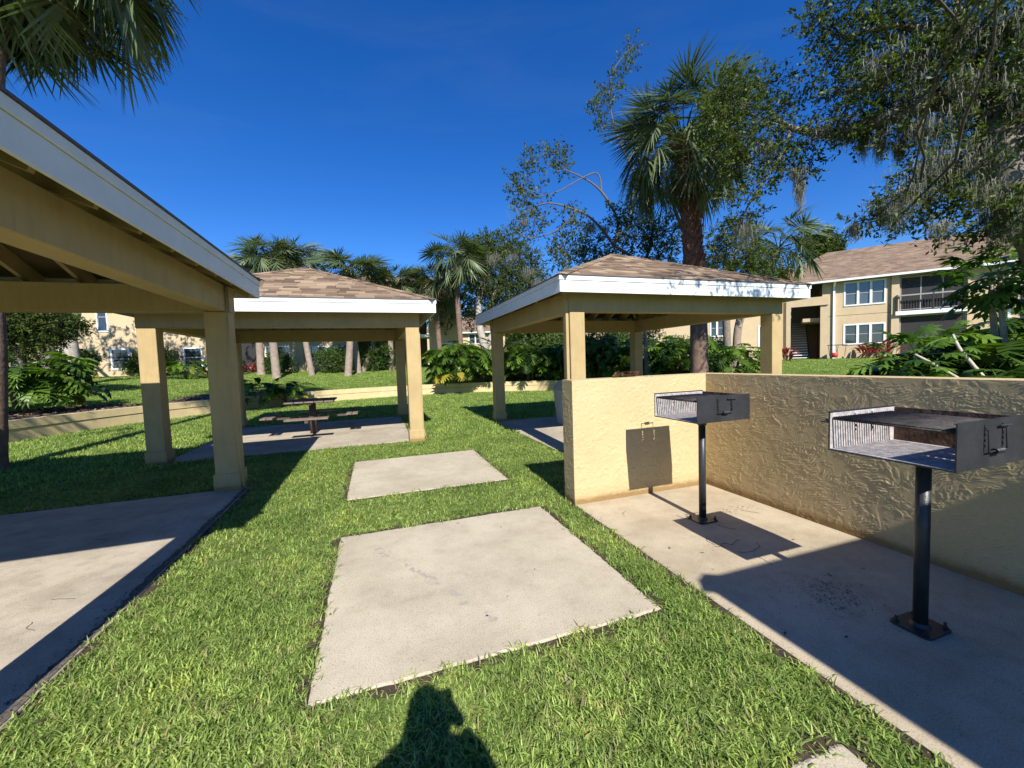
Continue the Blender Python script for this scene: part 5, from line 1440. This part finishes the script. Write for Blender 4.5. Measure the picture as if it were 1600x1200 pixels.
philo('low bright split-leaf plant right of the scaly-stemmed one', *(-16.55, 30.39), 0.85, 0.7, 22, 13, 1, 0.8, stems=1)
philo('split-leaf shrub in front of the left-hand building, left of the pavilion post', *(-23.5, 47.46), 1.4, 1.0, 45, 14, 0, 0.9)
philo('split-leaf plant seen between the two left pavilion posts', *(-10.59, 28.68), 1.1, 0.8, 30, 15, 1, 0.9)
philo('split-leaf plant on the raised bed behind the scaly-stemmed one, before the left-hand building', *(-23.58, 41.08), 1.7, 1.1, 50, 16, 0, 1.0)
philo('split-leaf plant between the left-hand building and the pavilion post, dark against the wall', *(-14.89, 34.43), 1.5, 1.0, 45, 17, 0, 0.95)
# slender fan palm sapling and mossy shrub behind P3
palm('young palm with stiff fans and hardly any trunk under the grill-wall pavilion roof', [(6.4, 20.9, 0.4), (6.4, 20.9, 1.0), (6.45, 20.9, 1.6)], 0.12, 0.1, 'far', 20, 1.0, 'palm_grey', 0, 1, 91)

def bush(label, x, y, z, r, h, per, size, seed, m='bush_leaf', name='shrub', group=None, asp=0.45):
    rr_ = random.Random(seed)
    bl = [(x+rr_.uniform(-r, r)*0.5, y+rr_.uniform(-r, r)*0.5, z+h*rr_.uniform(0.25, 0.75), r*rr_.uniform(0.35, 0.6), 1.0) for k in range(9)]
    return tree(label, 'shrub', [([(x, y, z-0.05), (x+0.05, y, z+h*0.5)], 0.05, 0.02)], bl, per=per, size=size, asp=asp, m_leaf=m, seed=seed, name=name, group=group, tw=10, tlen=0.25)
for i, (lb, x, y, r, h) in enumerate([('dark leafy shrub before the far balcony under the middle pavilion', -3.2, 32.0, 1.5, 2.1), ('leafy shrub right of the leaning palm trunk under the middle pavilion', 0.2, 32.0, 1.6, 2.2), ('dark shrub mass under the right pavilion behind the split leaves', 9.8, 21.5, 1.6, 2.1), ('dark shrub behind the young palm under the right pavilion', 7.5, 21.7, 1.5, 2.0), ('dark shrub beyond the booted palm trunk', 13.6, 16.5, 1.6, 2.0), ('leafy shrub hiding the wall of the building behind the right pavilion', 14.5, 20.5, 1.9, 3.4), ('tall dark shrub left of the booted palm trunk under the right pavilion roof', 11.6, 19.6, 1.8, 3.2), ('tall shrub close beside the right front post of the right pavilion', 15.6, 15.8, 1.0, 2.2), ('round leafy shrub against the left-hand building wall, left of the pavilion post', -13.5, 31.8, 1.5, 1.9), ('leafy shrub at the foot of the left-hand building under its narrow upper window', -16.8, 30.5, 1.4, 1.8), ('leafy shrub between the palms and the left-hand building windows', -6.2, 31.8, 1.3, 1.5), ('leafy shrub before the white-framed window behind the right pavilion', 17.5, 20.0, 1.4, 2.6)]):
    bush(lb, x, y, zfun(x, y), r, h, 260, 0.11, 50+i, group='leafy shrubs')

# red ti plants: rosettes of strap leaves
def strap_leaf(L, w, seed):
    V = []; F = []; e = 1.1; p = np.array([0., 0, 0])
    for i in range(6):
        t = i/5; ww = w*math.sin(math.pi*(0.12+0.85*t)); V += [p+[0, -ww, 0], p+[0, ww, 0]]
        if i: k = len(V)-4; F.append((k, k+1, k+3, k+2))
        p = p+np.array([math.cos(e), 0, math.sin(e)])*L/5; e -= 0.38
    return np_mesh('leaf', np.array([np.asarray(v, float) for v in V]), F)
TI = strap_leaf(0.45, 0.05, 0); TI.materials.append(M['ti'])
def ti(label, x, y, n, h, spread, seed, scale=1.0):
    philo(label, x, y, h, spread, n, seed, 0, scale, stems=2, group='red-leaved plants', name='ti_plant', meshes=[TI], cat='plant')
ti('red-leaved plant in front of the left-hand building behind the split-leaf shrub', *(-61.42, 133.78), 50, 0.7, 1.2, 3)
ti('pinkish red plant behind the split leaves under the middle pavilion', *(-8.44, 33.22), 50, 0.8, 0.9, 4)
ti('small dark red plant at the stair pillar of the right-hand building', 27.0, 20.3, 45, 1.0, 0.5, 5, 1.3)
ti('pink red flowering row under the lower windows of the right-hand building', 31.3, 17.3, 110, 1.1, 1.3, 6, 1.3)
ti('red-stalked plant among the dark leaves right of the booted palm trunk', 12.9, 14.9, 40, 1.7, 0.5, 7)

# papaya-like trees by the wall
def lobed(L, seed):
    r = np.random.default_rng(seed); V = []; F = []
    e = 0.25; p = np.array([0., 0, 0]); n = 6
    for i in range(n+1):
        w = 0.006; k = len(V); V += [p+[0, -w, 0], p+[0, w, 0]]
        if i: F.append((k-2, k-1, k+1, k))
        if i < n: p = p+np.array([math.cos(e), 0, math.sin(e)])*L*1.1/n; e -= 0.09
    for j in range(9):
        ang = math.radians(-150+300*j/8); ll = L*(0.55+0.45*math.cos(ang/2))
        d = np.array([math.cos(ang), math.sin(ang), -0.05]); q = p.copy(); k = len(V); sd = np.array([-math.sin(ang), math.cos(ang), 0])
        ws = [0.04, 0.07, 0.07, 0.11, 0.07, 0.01]
        for m_ in range(6):
            ww = ws[m_]*L*0.75*(1.25 if m_ % 2 else 0.85); V += [q-sd*ww, q+sd*ww]; d = d+np.array([0, 0, -0.10]); q = q+d/np.linalg.norm(d)*ll*0.62/5
        for m_ in range(5): a = k+2*m_; F.append((a, a+1, a+3, a+2))
    return np_mesh('leaf', np.array([np.asarray(v, float) for v in V]), F)
PA = [lobed(0.40, s) for s in range(2)]
for m_ in PA: m_.materials.append(M['papaya'])
def papaya(label, path, r0, r1, nl, seed, s0=1.0, hang=0.2):
    r = random.Random(seed); base = Vector(path[0]); root = thing('papaya_tree', label, 'tree', base, 0, 'lobed-leaf papaya trees')
    pts, rad = trunk_tube([Vector(p)-base for p in path], r0, r1, wob=0.06)
    MB().tube(pts, rad, 10).build('stem', M['pale_stem'], root, smooth=True)
    top = pts[-1]
    for k in range(nl):
        a = k*2.39996; o = bpy.data.objects.new('leaf', r.choice(PA)); COL.objects.link(o); o.parent = root
        t = k/nl; o.location = top+Vector((0, 0, 0.10-0.35*t)); s = s0*r.uniform(0.8, 1.15); o.scale = (s, s, s)
        o.rotation_euler = (r.uniform(-.2, .2), -0.75+1.35*t+hang, a)
    return root
papaya('papaya tree near the right edge, left one of a pair of pale stems', [(11.57, 4.42, 1.25), (11.53, 4.48, 2.01), (11.54, 4.53, 2.89)], 0.055, 0.04, 30, 2, 1.3)
papaya('papaya tree near the right edge, right one of a pair of pale stems', [(11.47, 4.23, 1.07), (11.4, 4.31, 1.99), (11.41, 4.37, 3.07)], 0.05, 0.035, 26, 3, 1.25)
papaya('leaning papaya whose pale stem slants up left from behind the wall', [(7.79, 3.25, 0.98), (7.58, 3.44, 1.21), (7.49, 3.7, 1.42)], 0.021, 0.016, 22, 4, 0.95, 0.0)
papaya('curved bare papaya stem behind the wall with a few leaves at its tip', [(9.51, 3.72, 0.88), (9.42, 3.88, 1.2), (9.37, 4.02, 1.47), (9.41, 4.13, 1.72)], 0.034, 0.02, 3, 5, 0.6, 0.3)
papaya('papaya crown at the far right edge, higher than its neighbours', [(11.9, 3.88, 1.11), (11.9, 3.94, 2.19), (11.67, 3.96, 3)], 0.06, 0.04, 20, 6)
def wallshrub(lb, p, n_, sd, sc=0.95, h=None, spr=0.9):
    x, y = p[0], p[1]; philo(lb, x, y, h or (p[2]-GZ), spr, n_, sd, 0, sc, z=GZ, group='split-leaf shrubs')
wallshrub('green split-leaf shrub behind the wall below the balcony', (10.83, 5, 1.48), 70, 61)
wallshrub('low split-leaf shrub at the end of the right lawn behind the wall', (10.62, 5.28, 1.29), 50, 62)
wallshrub('bright green split-leaf shrub right of the leaning papaya stem', (10.83, 4.38, 1.75), 80, 63)
wallshrub('dense green split-leaf shrub behind the wall at the right edge', (10.93, 3.95, 2.06), 90, 64, 1.0)
wallshrub('yellow-green split-leaf shrub between the papaya stems', (12.66, 4.84, 2.05), 60, 65)
wallshrub('dark split-leaf shrub close behind the wall in the lower right', (8.34, 3.09, 1.32), 60, 66, 0.8, None, 0.7)

wallshrub('tall split-leaf shrub at the far right edge behind the papaya stems', (14.27, 4.97, 2.72), 90, 67, 1.1, None, 1.3)
wallshrub('split-leaf shrub in the right background below the second balcony', (14.9, 6.1, 2.19), 70, 68, 1.0, None, 1.2)
# ------------------------------------------------------------------ buildings
def facade_wall(root, u0, u1, z0, z1, holes, t=0.2, m='tan_wall', y=0.0, name='wall'):
    us = sorted({u0, u1} | {h_[0] for h_ in holes} | {h_[1] for h_ in holes}); vs = sorted({z0, z1} | {h_[2] for h_ in holes} | {h_[3] for h_ in holes})
    hs = set()
    for i in range(len(us)-1):
        for j in range(len(vs)-1):
            cu, cv = (us[i]+us[i+1])/2, (vs[j]+vs[j+1])/2
            if any(h_[0] < cu < h_[1] and h_[2] < cv < h_[3] for h_ in holes): hs.add((i, j))
    return holed_panel(us, vs, hs, t, lambda u, v, w: (u, y+w, v)).build(name, M[m], root)

def window(root, u0, u1, z0, z1, sashes=1, y=0.0, glass='glass', rail=True, fw=0.07):
    fr = MB()
    fr.box(u0-0.06, u1+0.06, y-0.03, y+0.08, z1, z1+0.09); fr.box(u0-0.06, u1+0.06, y-0.045, y+0.08, z0-0.09, z0)
    fr.box(u0-0.06, u0+0.03, y-0.029, y+0.08, z0, z1); fr.box(u1-0.03, u1+0.06, y-0.029, y+0.08, z0, z1)
    w = fr.build('window', M['white'], root)
    for k in range(sashes):
        a = u0+0.03+(u1-u0-0.06)*k/sashes; b = u0+0.03+(u1-u0-0.06)*(k+1)/sashes
        if k: MB().box(a-0.06, a+0.06, y-0.028, y+0.078, z0, z1).build('mullion', M['white'], w)
        a2 = a+(0.06 if k else 0.0); b2 = b-(0.06 if k < sashes-1 else 0.0)
        MB().box(a2, b2, y+0.05, y+0.06, z0, z1).build('pane', M[glass], w)
        if rail:
            zm = (z0+z1)/2
            MB().box(a2, b2, y+0.02, y+0.049, zm-0.025, zm+0.025).build('meeting_rail', M['door'], w)
            s = MB(); 
            for q, qq in ((a2, a2+0.035), (b2-0.035, b2)): s.box(q, qq, y+0.02, y+0.049, z0, z1)
            s.build('sash', M['door'], w)
    return w

def roof_mesh(root, corners, name='roof', m='far_roof', thick=0.12):
    """list of (quad or triangle) top faces in local space, with UV in metres along/up the slope"""
    me = bpy.data.meshes.new(name); V = []; F = []
    for f_ in corners:
        k = len(V); V += list(f_); F.append(tuple(range(k, k+len(f_))))
    top = len(V)
    for f_ in corners:
        k = len(V); V += [(p[0], p[1], p[2]-thick) for p in f_]; F.append(tuple(reversed(range(k, k+len(f_)))))
    nf = len(corners)
    ks = 0
    for f_ in corners:
        n = len(f_)
        for i in range(n):
            j = (i+1) % n; F.append((ks+i, top+ks+i, top+ks+j, ks+j))
        ks += n
    me.from_pydata(V, [], F); me.update()
    uv = me.uv_layers.new(name='UVMap')
    for p in me.polygons:
        nrm = p.normal; ax = Vector((0, 0, 1)).cross(nrm)
        if ax.length < 1e-3: ax = Vector((1, 0, 0))
        ax.normalize(); up = nrm.cross(ax)
        for li in p.loop_indices:
            co = me.vertices[me.loops[li].vertex_index].co; uv.data[li].uv = (co.dot(ax), co.dot(up))
    return link(name, me, M[m], root)

def right_building():
    b = thing('apartment_building', 'two-storey tan apartment building with brown shingle roof on the right, screened balcony and open stair', 'building', (30.9, 19.5, 0), math.atan2(-.786, .618), 'apartment buildings round the lawn')
    Z0, ZE = 0.6, 6.30; T = 0.2
    # facade right of the downspout
    hol = [(0.30, 2.45, 4.60, 6.18), (0.30, 2.45, 1.95, 3.28), (3.15, 6.15, 0.6, 6.25), (8.3, 11.2, 0.6, 6.25), (12.2, 14.2, 4.60, 6.1), (12.2, 14.2, 1.95, 3.28)]
    facade_wall(b, -0.55, 16, Z0, ZE, hol)
    window(b, 0.34, 2.41, 4.66, 6.14, 3, -0.002, 'glass_blind'); window(b, 0.34, 2.41, 2.0, 3.24, 3, -0.002, 'glass')
    window(b, 12.24, 14.16, 4.66, 6.1, 3, -0.002); window(b, 12.24, 14.16, 2.0, 3.24, 3, -0.002)
    # control joints in the stucco
    for (a, c, z) in ((-0.55, 3.15, 3.95), (6.15, 8.3, 4.4)):
        MB().box(a, c, -0.006, 0.001, z, z+0.025).build('stucco_joint', M['soffit'], b)
    for u in (2.62, 7.9): MB().box(u, u+0.02, -0.006, 0.001, Z0, 4.55).build('stucco_joint', M['soffit'], b)
    # balconies
    for (u0, u1) in ((3.15, 6.15), (8.3, 11.2)):
        rec = MB(); D = 1.7
        rec.box(u0, u1, D, D+0.1, Z0, ZE); rec.box(u0-0.1, u0-0.001, T+0.001, D+0.1, Z0, ZE); rec.box(u1+0.001, u1+0.1, T+0.001, D+0.1, Z0, ZE)
        rec.build('porch_wall', M['tan_wall'], b)
        MB().box(u0-0.25, u1+0.05, -0.32, D, 3.70, 3.95).build('balcony_slab', M['white'], b)
        for zb, zt in ((1.2, 3.3), (3.96, 5.95)):
            dr = MB().box(u0+0.3, u0+2.3, D-0.06, D-0.001, zb, zt).build('sliding_door', M['door'], b)
            for q in range(2): MB().box(u0+0.38+q*0.96, u0+1.24+q*0.96, D-0.075, D-0.061, zb+0.1, zt-0.1).build('pane', M['glass_blind'], dr)
        fr = MB()
        for u in (u0+0.05, u0+1.0, u1-1.0, u1-0.05): fr.box(u-0.03, u+0.03, 0.06, 0.12, 3.96, 6.2); 
        for u in (u0+0.05, u1-0.05): fr.box(u-0.03, u+0.03, 0.06, 0.12, 1.0, 3.69)
        fr.box(u0, u1, 0.061, 0.119, 6.12, 6.2); fr.box(u0, u1, 0.061, 0.119, 3.6, 3.69)
        fr.build('screen_frame', M['door'], b)
        MB().box(u0, u1, 0.08, 0.085, 3.96, 6.12).build('screen', M['screen'], b); MB().box(u0, u1, 0.08, 0.085, 1.0, 3.6).build('screen', M['screen'], b)
        rl = MB().box(u0-0.22, u1+0.02, -0.30, -0.22, 4.92, 5.0).box(u0-0.22, u0-0.14, -0.22, 0.0, 4.92, 5.0).box(u0-0.22, u1+0.02, -0.28, -0.24, 4.02, 4.06).build('railing', M['door'], b)
        n = int((u1-u0+0.2)/0.125)
        for k in range(n):
            u = u0-0.18+(u1-u0+0.16)*k/(n-1); MB().box(u-0.012, u+0.012, -0.272, -0.248, 4.06, 4.92).build('baluster', M['brown_rail'], rl)
        for u in (u0-0.18, (u0+u1)/2, u1-0.02): MB().box(u-0.04, u+0.04, -0.30, -0.22, 3.951, 5.02).build('rail_post', M['brown_rail'], rl)
    # pilasters beside the balconies, downspouts, gutter
    MB().box(2.72, 3.10, -0.16, -0.001, Z0, ZE).build('pilaster', M['tan_wall'], b)
    MB().box(6.2, 6.3, -0.06, -0.001, Z0, ZE).build('downspout', M['tan_wall'], b)
    for u in (-0.25, 7.9): 
        d = MB().box(u-0.06, u+0.06, -0.13, -0.02, Z0, 6.05).beam((u, -0.075, 6.05), (u, -0.45, 6.32), 0.12, 0.11).build('downspout', M['white'], b)
    # stair hall at the left: frame of pillar and lintel, dark inside, steps seen through it
    MB().box(-3.55, -2.75, -0.15, 0.2, Z0, 5.42).build('pillar', M['tan_wall'], b)
    MB().box(-3.20, -3.02, -0.157, -0.151, Z0, 5.2).build('pillar_groove', M['soffit'], b)
    MB().box(-2.749, -0.551, -0.10, 0.2, 4.80, 5.40).build('lintel', M['tan_wall'], b)
    MB().box(-0.549-0.45, -0.551, 0.0, 0.2, Z0, 4.79).build('pillar', M['tan_wall'], b)
    MB().box(-0.9, -0.551, 0.0, 0.2, 5.401, ZE).build('pillar', M['tan_wall'], b)
    sh = MB(); sh.box(-0.75, -0.56, 0.21, 7, Z0, ZE); sh.box(-3.6, -3.4, 0.21, 7, Z0, 4.3); sh.box(-2.55, -0.76, 5.8, 6.0, Z0, ZE); sh.box(-3.39, -2.56, 5.8, 6.0, Z0, 4.2); sh.box(-3.39, -2.56, 5.8, 6.0, 5.7, ZE)
    sh.box(-2.0, -0.76, 0.5, 5.7, 3.7, 3.95); sh.build('stair_hall', M['tan_wall'], b)
    st = MB().beam((-1.6, 0.6, 1.0), (-1.6, 4.4, 3.9), 0.06, 0.28).beam((-2.7, 0.6, 1.0), (-2.7, 4.4, 3.9), 0.06, 0.28).build('stair_stringer', M['brown_rail'], b)
    for k in range(15):
        t = k/14; MB().box(-2.66, -1.64, 0.65+3.6*t, 0.95+3.6*t, 1.05+2.75*t, 1.11+2.75*t).build('stair_tread', M['fascia'], b)
    # left wing behind the stair
    facade_wall(b, -9.5, -3.61, Z0, 5.9, [(-7.0, -6.0, 2.0, 3.3), (-7.0, -6.0, 4.5, 5.6)], y=1.2)
    window(b, -6.96, -6.04, 2.05, 3.25, 1, 1.198); window(b, -6.96, -6.04, 4.55, 5.5, 1, 1.198)
    # roof: hipped left end, eave gutter
    e = 0.5; zl = ZE+0.12; rh = 3.15
    yr = 6.0
    roof_mesh(b, [[(-4.2-e, -e, zl), (16.5, -e, zl), (16.5, yr, zl+rh), (-0.2, yr, zl+rh)], [(-4.2-e, -e, zl), (-0.2, yr, zl+rh), (-4.2-e, 2*yr+e, zl)], [(16.5, yr, zl+rh), (16.5, 2*yr+e, zl), (-4.2-e, 2*yr+e, zl), (-0.2, yr, zl+rh)]])
    MB().box(-4.2-e, 16.5, -e-0.10, -e+0.02, zl-0.14, zl-0.01).build('gutter', M['fascia'], b)
    MB().box(-4.2-e+0.05, 16.4, -e+0.03, 0.0, ZE+0.001, ZE+0.012).build('soffit', M['soffit'], b)
    MB().tube([(6.5, 3.6, zl+1.6), (6.5, 3.6, zl+2.3)], 0.05, 10).build('vent_pipe', M['metal_drip'], b)
    MB().box(0, 16, 11.9, 12.1, Z0, ZE).build('rear_wall', M['tan_wall'], b)
    return b
right_building()

def left_building():
    b = thing('apartment_building', 'long two-storey tan apartment building behind the palms on the left, with tall narrow windows', 'building', (-14, 34, 0), 0, 'apartment buildings round the lawn')
    Z0, ZE = 0.8, 6.9
    # local u = x+14. projecting bays
    tall = [(-7.6, -7.1, 4.3, 5.8), (-6.0, -5.5, 4.3, 5.8), (-3.2, -2.6, 4.4, 6.3), (-8.6, -7.7, 1.9, 3.2), (-2.6, -1.6, 1.9, 3.2), (1.3, 2.2, 4.5, 6.0), (1.4, 2.5, 1.9, 3.2), (-5.5, -4.4, 1.9, 3.2)]
    facade_wall(b, -12, 3.2, Z0, ZE, tall)
    for h_ in tall: window(b, h_[0]+0.04, h_[1]-0.04, h_[2]+0.04, h_[3]-0.04, 1, -0.002)
    MB().box(-0.9, -0.75, -0.13, -0.01, Z0, ZE).build('downspout', M['white'], b)
    # porch bay
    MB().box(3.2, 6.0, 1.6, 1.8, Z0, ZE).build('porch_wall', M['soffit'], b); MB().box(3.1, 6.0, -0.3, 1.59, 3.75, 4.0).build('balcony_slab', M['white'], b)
    MB().box(3.2, 6.0, 0.02, 0.03, Z0, 3.74).build('screen', M['screen'], b); MB().box(3.2, 6.0, 0.02, 0.03, 4.01, ZE).build('screen', M['screen'], b)
    h2 = [(6.4, 8.0, 1.9, 3.2), (9.4, 11.8, 1.75, 3.15), (6.4, 8.0, 4.5, 6.0), (9.4, 11.8, 4.5, 6.0)]
    facade_wall(b, 6.0, 12.7, Z0, ZE, h2)
    for h_ in h2: window(b, h_[0]+0.04, h_[1]-0.04, h_[2]+0.04, h_[3]-0.04, 2 if h_[1]-h_[0] > 2 else 1, -0.002, 'glass_blind')
    for u in (8.6, 12.0): MB().box(u, u+0.35, -0.2, -0.001, Z0, ZE).build('pilaster', M['tan_wall'], b)
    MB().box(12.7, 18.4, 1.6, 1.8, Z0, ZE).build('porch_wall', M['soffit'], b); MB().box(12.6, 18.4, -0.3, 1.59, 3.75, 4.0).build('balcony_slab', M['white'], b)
    rl = MB().box(12.7, 18.3, -0.25, -0.2, 4.95, 5.02).build('railing', M['brown_rail'], b)
    for k in range(40): MB().box(12.75+k*0.142, 12.77+k*0.142, -0.24, -0.21, 4.0, 4.95).build('baluster', M['brown_rail'], rl)
    MB().box(15.4, 15.7, -0.2, 1.59, 4.001, ZE).build('pillar', M['white'], b)
    h3 = [(19.2, 20.2, 1.9, 3.2)]
    facade_wall(b, 18.4, 20.8, Z0, ZE, h3); window(b, 19.24, 20.16, 1.94, 3.16, 1, -0.002)
    e = 0.5; roof_mesh(b, [[(-12.5, -e, ZE), (21.3, -e, ZE), (21.3, 6, ZE+3), (-12.5, 6, ZE+3)], [(21.3, 6, ZE+3), (21.3, 12, ZE), (-12.5, 12, ZE), (-12.5, 6, ZE+3)]])
    MB().box(20.6, 20.79, 0.2, 11.8, Z0, ZE-0.02).build('end_wall', M['tan_wall'], b)
left_building()

def far_building(label, x, y, rz, w, z0, ze, wins, hip=True, group='apartment buildings round the lawn', rise=2.2, depth=10):
    b = thing('apartment_building', label, 'building', (x, y, 0), rz, group)
    facade_wall(b, 0, w, z0, ze, wins)
    for h_ in wins: window(b, h_[0]+0.04, h_[1]-0.04, h_[2]+0.04, h_[3]-0.04, 2, -0.002)
    MB().box(0, 0.2, 0.21, depth, z0, ze).build('end_wall', M['tan_wall'], b); MB().box(w-0.2, w, 0.21, depth, z0, ze).build('end_wall', M['tan_wall'], b)
    e = 0.5
    roof_mesh(b, [[(-e, -e, ze+0.05), (w+e, -e, ze+0.05), (w-depth*0.4, depth/2, ze+rise), (depth*0.4, depth/2, ze+rise)], [(-e, -e, ze+0.05), (depth*0.4, depth/2, ze+rise), (-e, depth+e, ze+0.05)], [(w+e, -e, ze+0.05), (w+e, depth+e, ze+0.05), (w-depth*0.4, depth/2, ze+rise)], [(w+e, depth+e, ze+0.05), (-e, depth+e, ze+0.05), (depth*0.4, depth/2, ze+rise), (w-depth*0.4, depth/2, ze+rise)]])
    MB().box(-e, w+e, -e-0.1, -e-0.001, ze-0.08, ze+0.06).build('gutter', M['fascia'], b)
    return b
_a = (5.46, 53.18, 2.34); _b = (16.02, 49.58, 1.97)
far_building('distant tan two-storey building with a low brown hip roof seen between the two pavilions', _a[0], _a[1], math.atan2(_b[1]-_a[1], _b[0]-_a[0]), math.hypot(_b[0]-_a[0], _b[1]-_a[1]), 0.8, 5.4, [(2.0, 3.6, 4.0, 5.2), (2.0, 3.6, 1.8, 3.0), (6.5, 8.2, 4.0, 5.2)], rise=2.6)
_a = (17.33, 32.21, 1.61); _b = (29.4, 22.82, 1.33)
far_building('tan two-storey building behind the right pavilion with white-framed windows', _a[0], _a[1], math.atan2(_b[1]-_a[1], _b[0]-_a[0]), math.hypot(_b[0]-_a[0], _b[1]-_a[1]), 0.7, 5.6, [(0.8, 2.4, 3.9, 4.9), (5.0, 6.4, 1.9, 3.1), (10.6, 11.6, 3.0, 4.3), (10.6, 11.6, 1.6, 2.7), (14.0, 14.6, 1.9, 3.6)], rise=2.2)

# far-off belt of woods that closes the view beyond the buildings
V_, F_, T_, _ln = leaf_cloud([(x_ + random.uniform(-2, 2), 78 + random.uniform(-6, 10) - abs(x_)*0.25, random.uniform(1.5, 7.0), random.uniform(3.0, 4.6), 1.0) for x_ in range(-90, 120, 2) for _q in range(2)], 6, 0.75, 0.6, 99, 12, 1.6)
tag(link('far_woods', np_mesh('far_woods', V_, F_, {'tint': T_}), M['oak_leaf']), 'dark green belt of distant woods beyond the buildings', 'woods', kind='stuff')
# small things outside the stair hall: folding table and red bucket
ft = thing('folding_table', 'small dark folding table with things on it beside the stair pillar of the right-hand building', 'table', (29.92, 18.93, 1.17))
MB().box(-0.55, 0.55, -0.3, 0.3, 0.72, 0.76).build('tabletop', M['brown_rail'], ft)
for sx_ in (-.5, .5):
    for sy_ in (-.25, .25): MB().tube([(sx_*0.7, sy_, 0), (sx_, sy_, 0.72)], 0.015, 6).build('leg', M['brown_rail'], ft)
bk = thing('bucket', 'red plastic bucket on the grass under the folding table', 'bucket', (29.43, 18.77, 1.07))
MB().tube([(0, 0, 0), (0, 0, 0.32)], [0.16, 0.2], 16).build('body', M['plastic_red'], bk, smooth=True)
MB().tube([(-.2, 0, .3), (-.15, 0, .45), (0, 0, .5), (.15, 0, .45), (.2, 0, .3)], 0.008, 6).build('handle', M['metal_drip'], bk)

# ------------------------------------------------------------------ photographer (only the shadow falls in the picture)
def person():
    root = thing('person', 'person in a dark shirt holding up a phone, casting the shadow on the grass', 'person', (0.0, -0.27, GZ))
    J = {'pel': (0, 0, .98), 'spi': (0, 0, 1.18), 'che': (0, .0, 1.36), 'nec': (0, .01, 1.50), 'hea': (0.02, .06, 1.60), 'top': (0.02, .05, 1.74),
         'lsh': (-.19, 0, 1.43), 'lel': (-.17, .07, 1.22), 'lwr': (-.06, .16, 1.42), 'rsh': (.19, 0, 1.43), 'rel': (.24, .05, 1.20), 'rwr': (.165, .15, 1.43),
         'lhi': (-.1, 0, .93), 'lkn': (-.12, .02, .5), 'lan': (-.13, -.01, .09), 'lto': (-.14, .17, .04), 'rhi': (.1, 0, .93), 'rkn': (.12, .02, .5), 'ran': (.13, -.01, .09), 'rto': (.14, .17, .04)}
    R_ = {'pel': .15, 'spi': .135, 'che': .15, 'nec': .06, 'hea': .095, 'top': .06, 'lsh': .07, 'lel': .045, 'lwr': .03, 'rsh': .07, 'rel': .045, 'rwr': .03, 'lhi': .10, 'lkn': .06, 'lan': .045, 'lto': .035, 'rhi': .10, 'rkn': .06, 'ran': .045, 'rto': .035}
    E_ = [('pel', 'spi'), ('spi', 'che'), ('che', 'nec'), ('nec', 'hea'), ('hea', 'top'), ('che', 'lsh'), ('lsh', 'lel'), ('lel', 'lwr'), ('che', 'rsh'), ('rsh', 'rel'), ('rel', 'rwr'), ('pel', 'lhi'), ('lhi', 'lkn'), ('lkn', 'lan'), ('lan', 'lto'), ('pel', 'rhi'), ('rhi', 'rkn'), ('rkn', 'ran'), ('ran', 'rto')]
    def skin(names, co, edges, rad, nm, m, sub=2):
        me = bpy.data.meshes.new(nm); me.from_pydata(co, edges, []); o = link(nm, me, m, root)
        sk = o.modifiers.new('skin', 'SKIN'); sk.use_smooth_shade = True
        for v, r_ in zip(me.skin_vertices[0].data, rad): v.radius = (r_, r_)
        me.skin_vertices[0].data[0].use_root = True
        ss = o.modifiers.new('sub', 'SUBSURF'); ss.levels = sub; ss.render_levels = sub
        return o
    ks = list(J)
    skin(ks, [J[k] for k in ks], [(ks.index(a), ks.index(c)) for a, c in E_], [R_[k]*1.08 for k in ks], 'body', M['shirt'])
    for wr, sg in (('lwr', -1), ('rwr', 1)):
        w = Vector(J[wr]); tgt = Vector((0.05 + sg*0.075, .205, 1.52)); h_ = (w+tgt)/2
        co = [tuple(w), tuple(h_)]; ed = [(0, 1)]; rd = [.026, .03]
        for q in range(4):
            dz = 0.035-0.022*q; a = len(co); co += [tuple(tgt+Vector((0, 0, dz))), tuple(tgt+Vector((-sg*0.03, .015, dz)))]; ed += [(1, a), (a, a+1)]; rd += [.009, .008]
        a = len(co); co += [tuple(tgt+Vector((-sg*0.01, -.03, -.05)))]; ed += [(1, a)]; rd += [.010]
        skin(None, co, ed, rd, 'hand', M['skin'], 1)
    # face details
    MB().tube([(0.02, .145, 1.60), (0.02, .175, 1.585)], [.012, .016], 6).build('nose', M['skin'], root)
    ph = thing('phone', 'dark mobile phone held up sideways by the person behind the camera', 'phone', (0.07, -0.035, 1.50))
    MB().box(-0.078, 0.078, -0.009, -0.001, -0.036, 0.036).build('phone_body', M['phone'], ph, bevel=0.003)
    MB().box(0.045, 0.07, 0.0, 0.001, 0.008, 0.03).build('camera_bump', M['phone'], ph)
person()
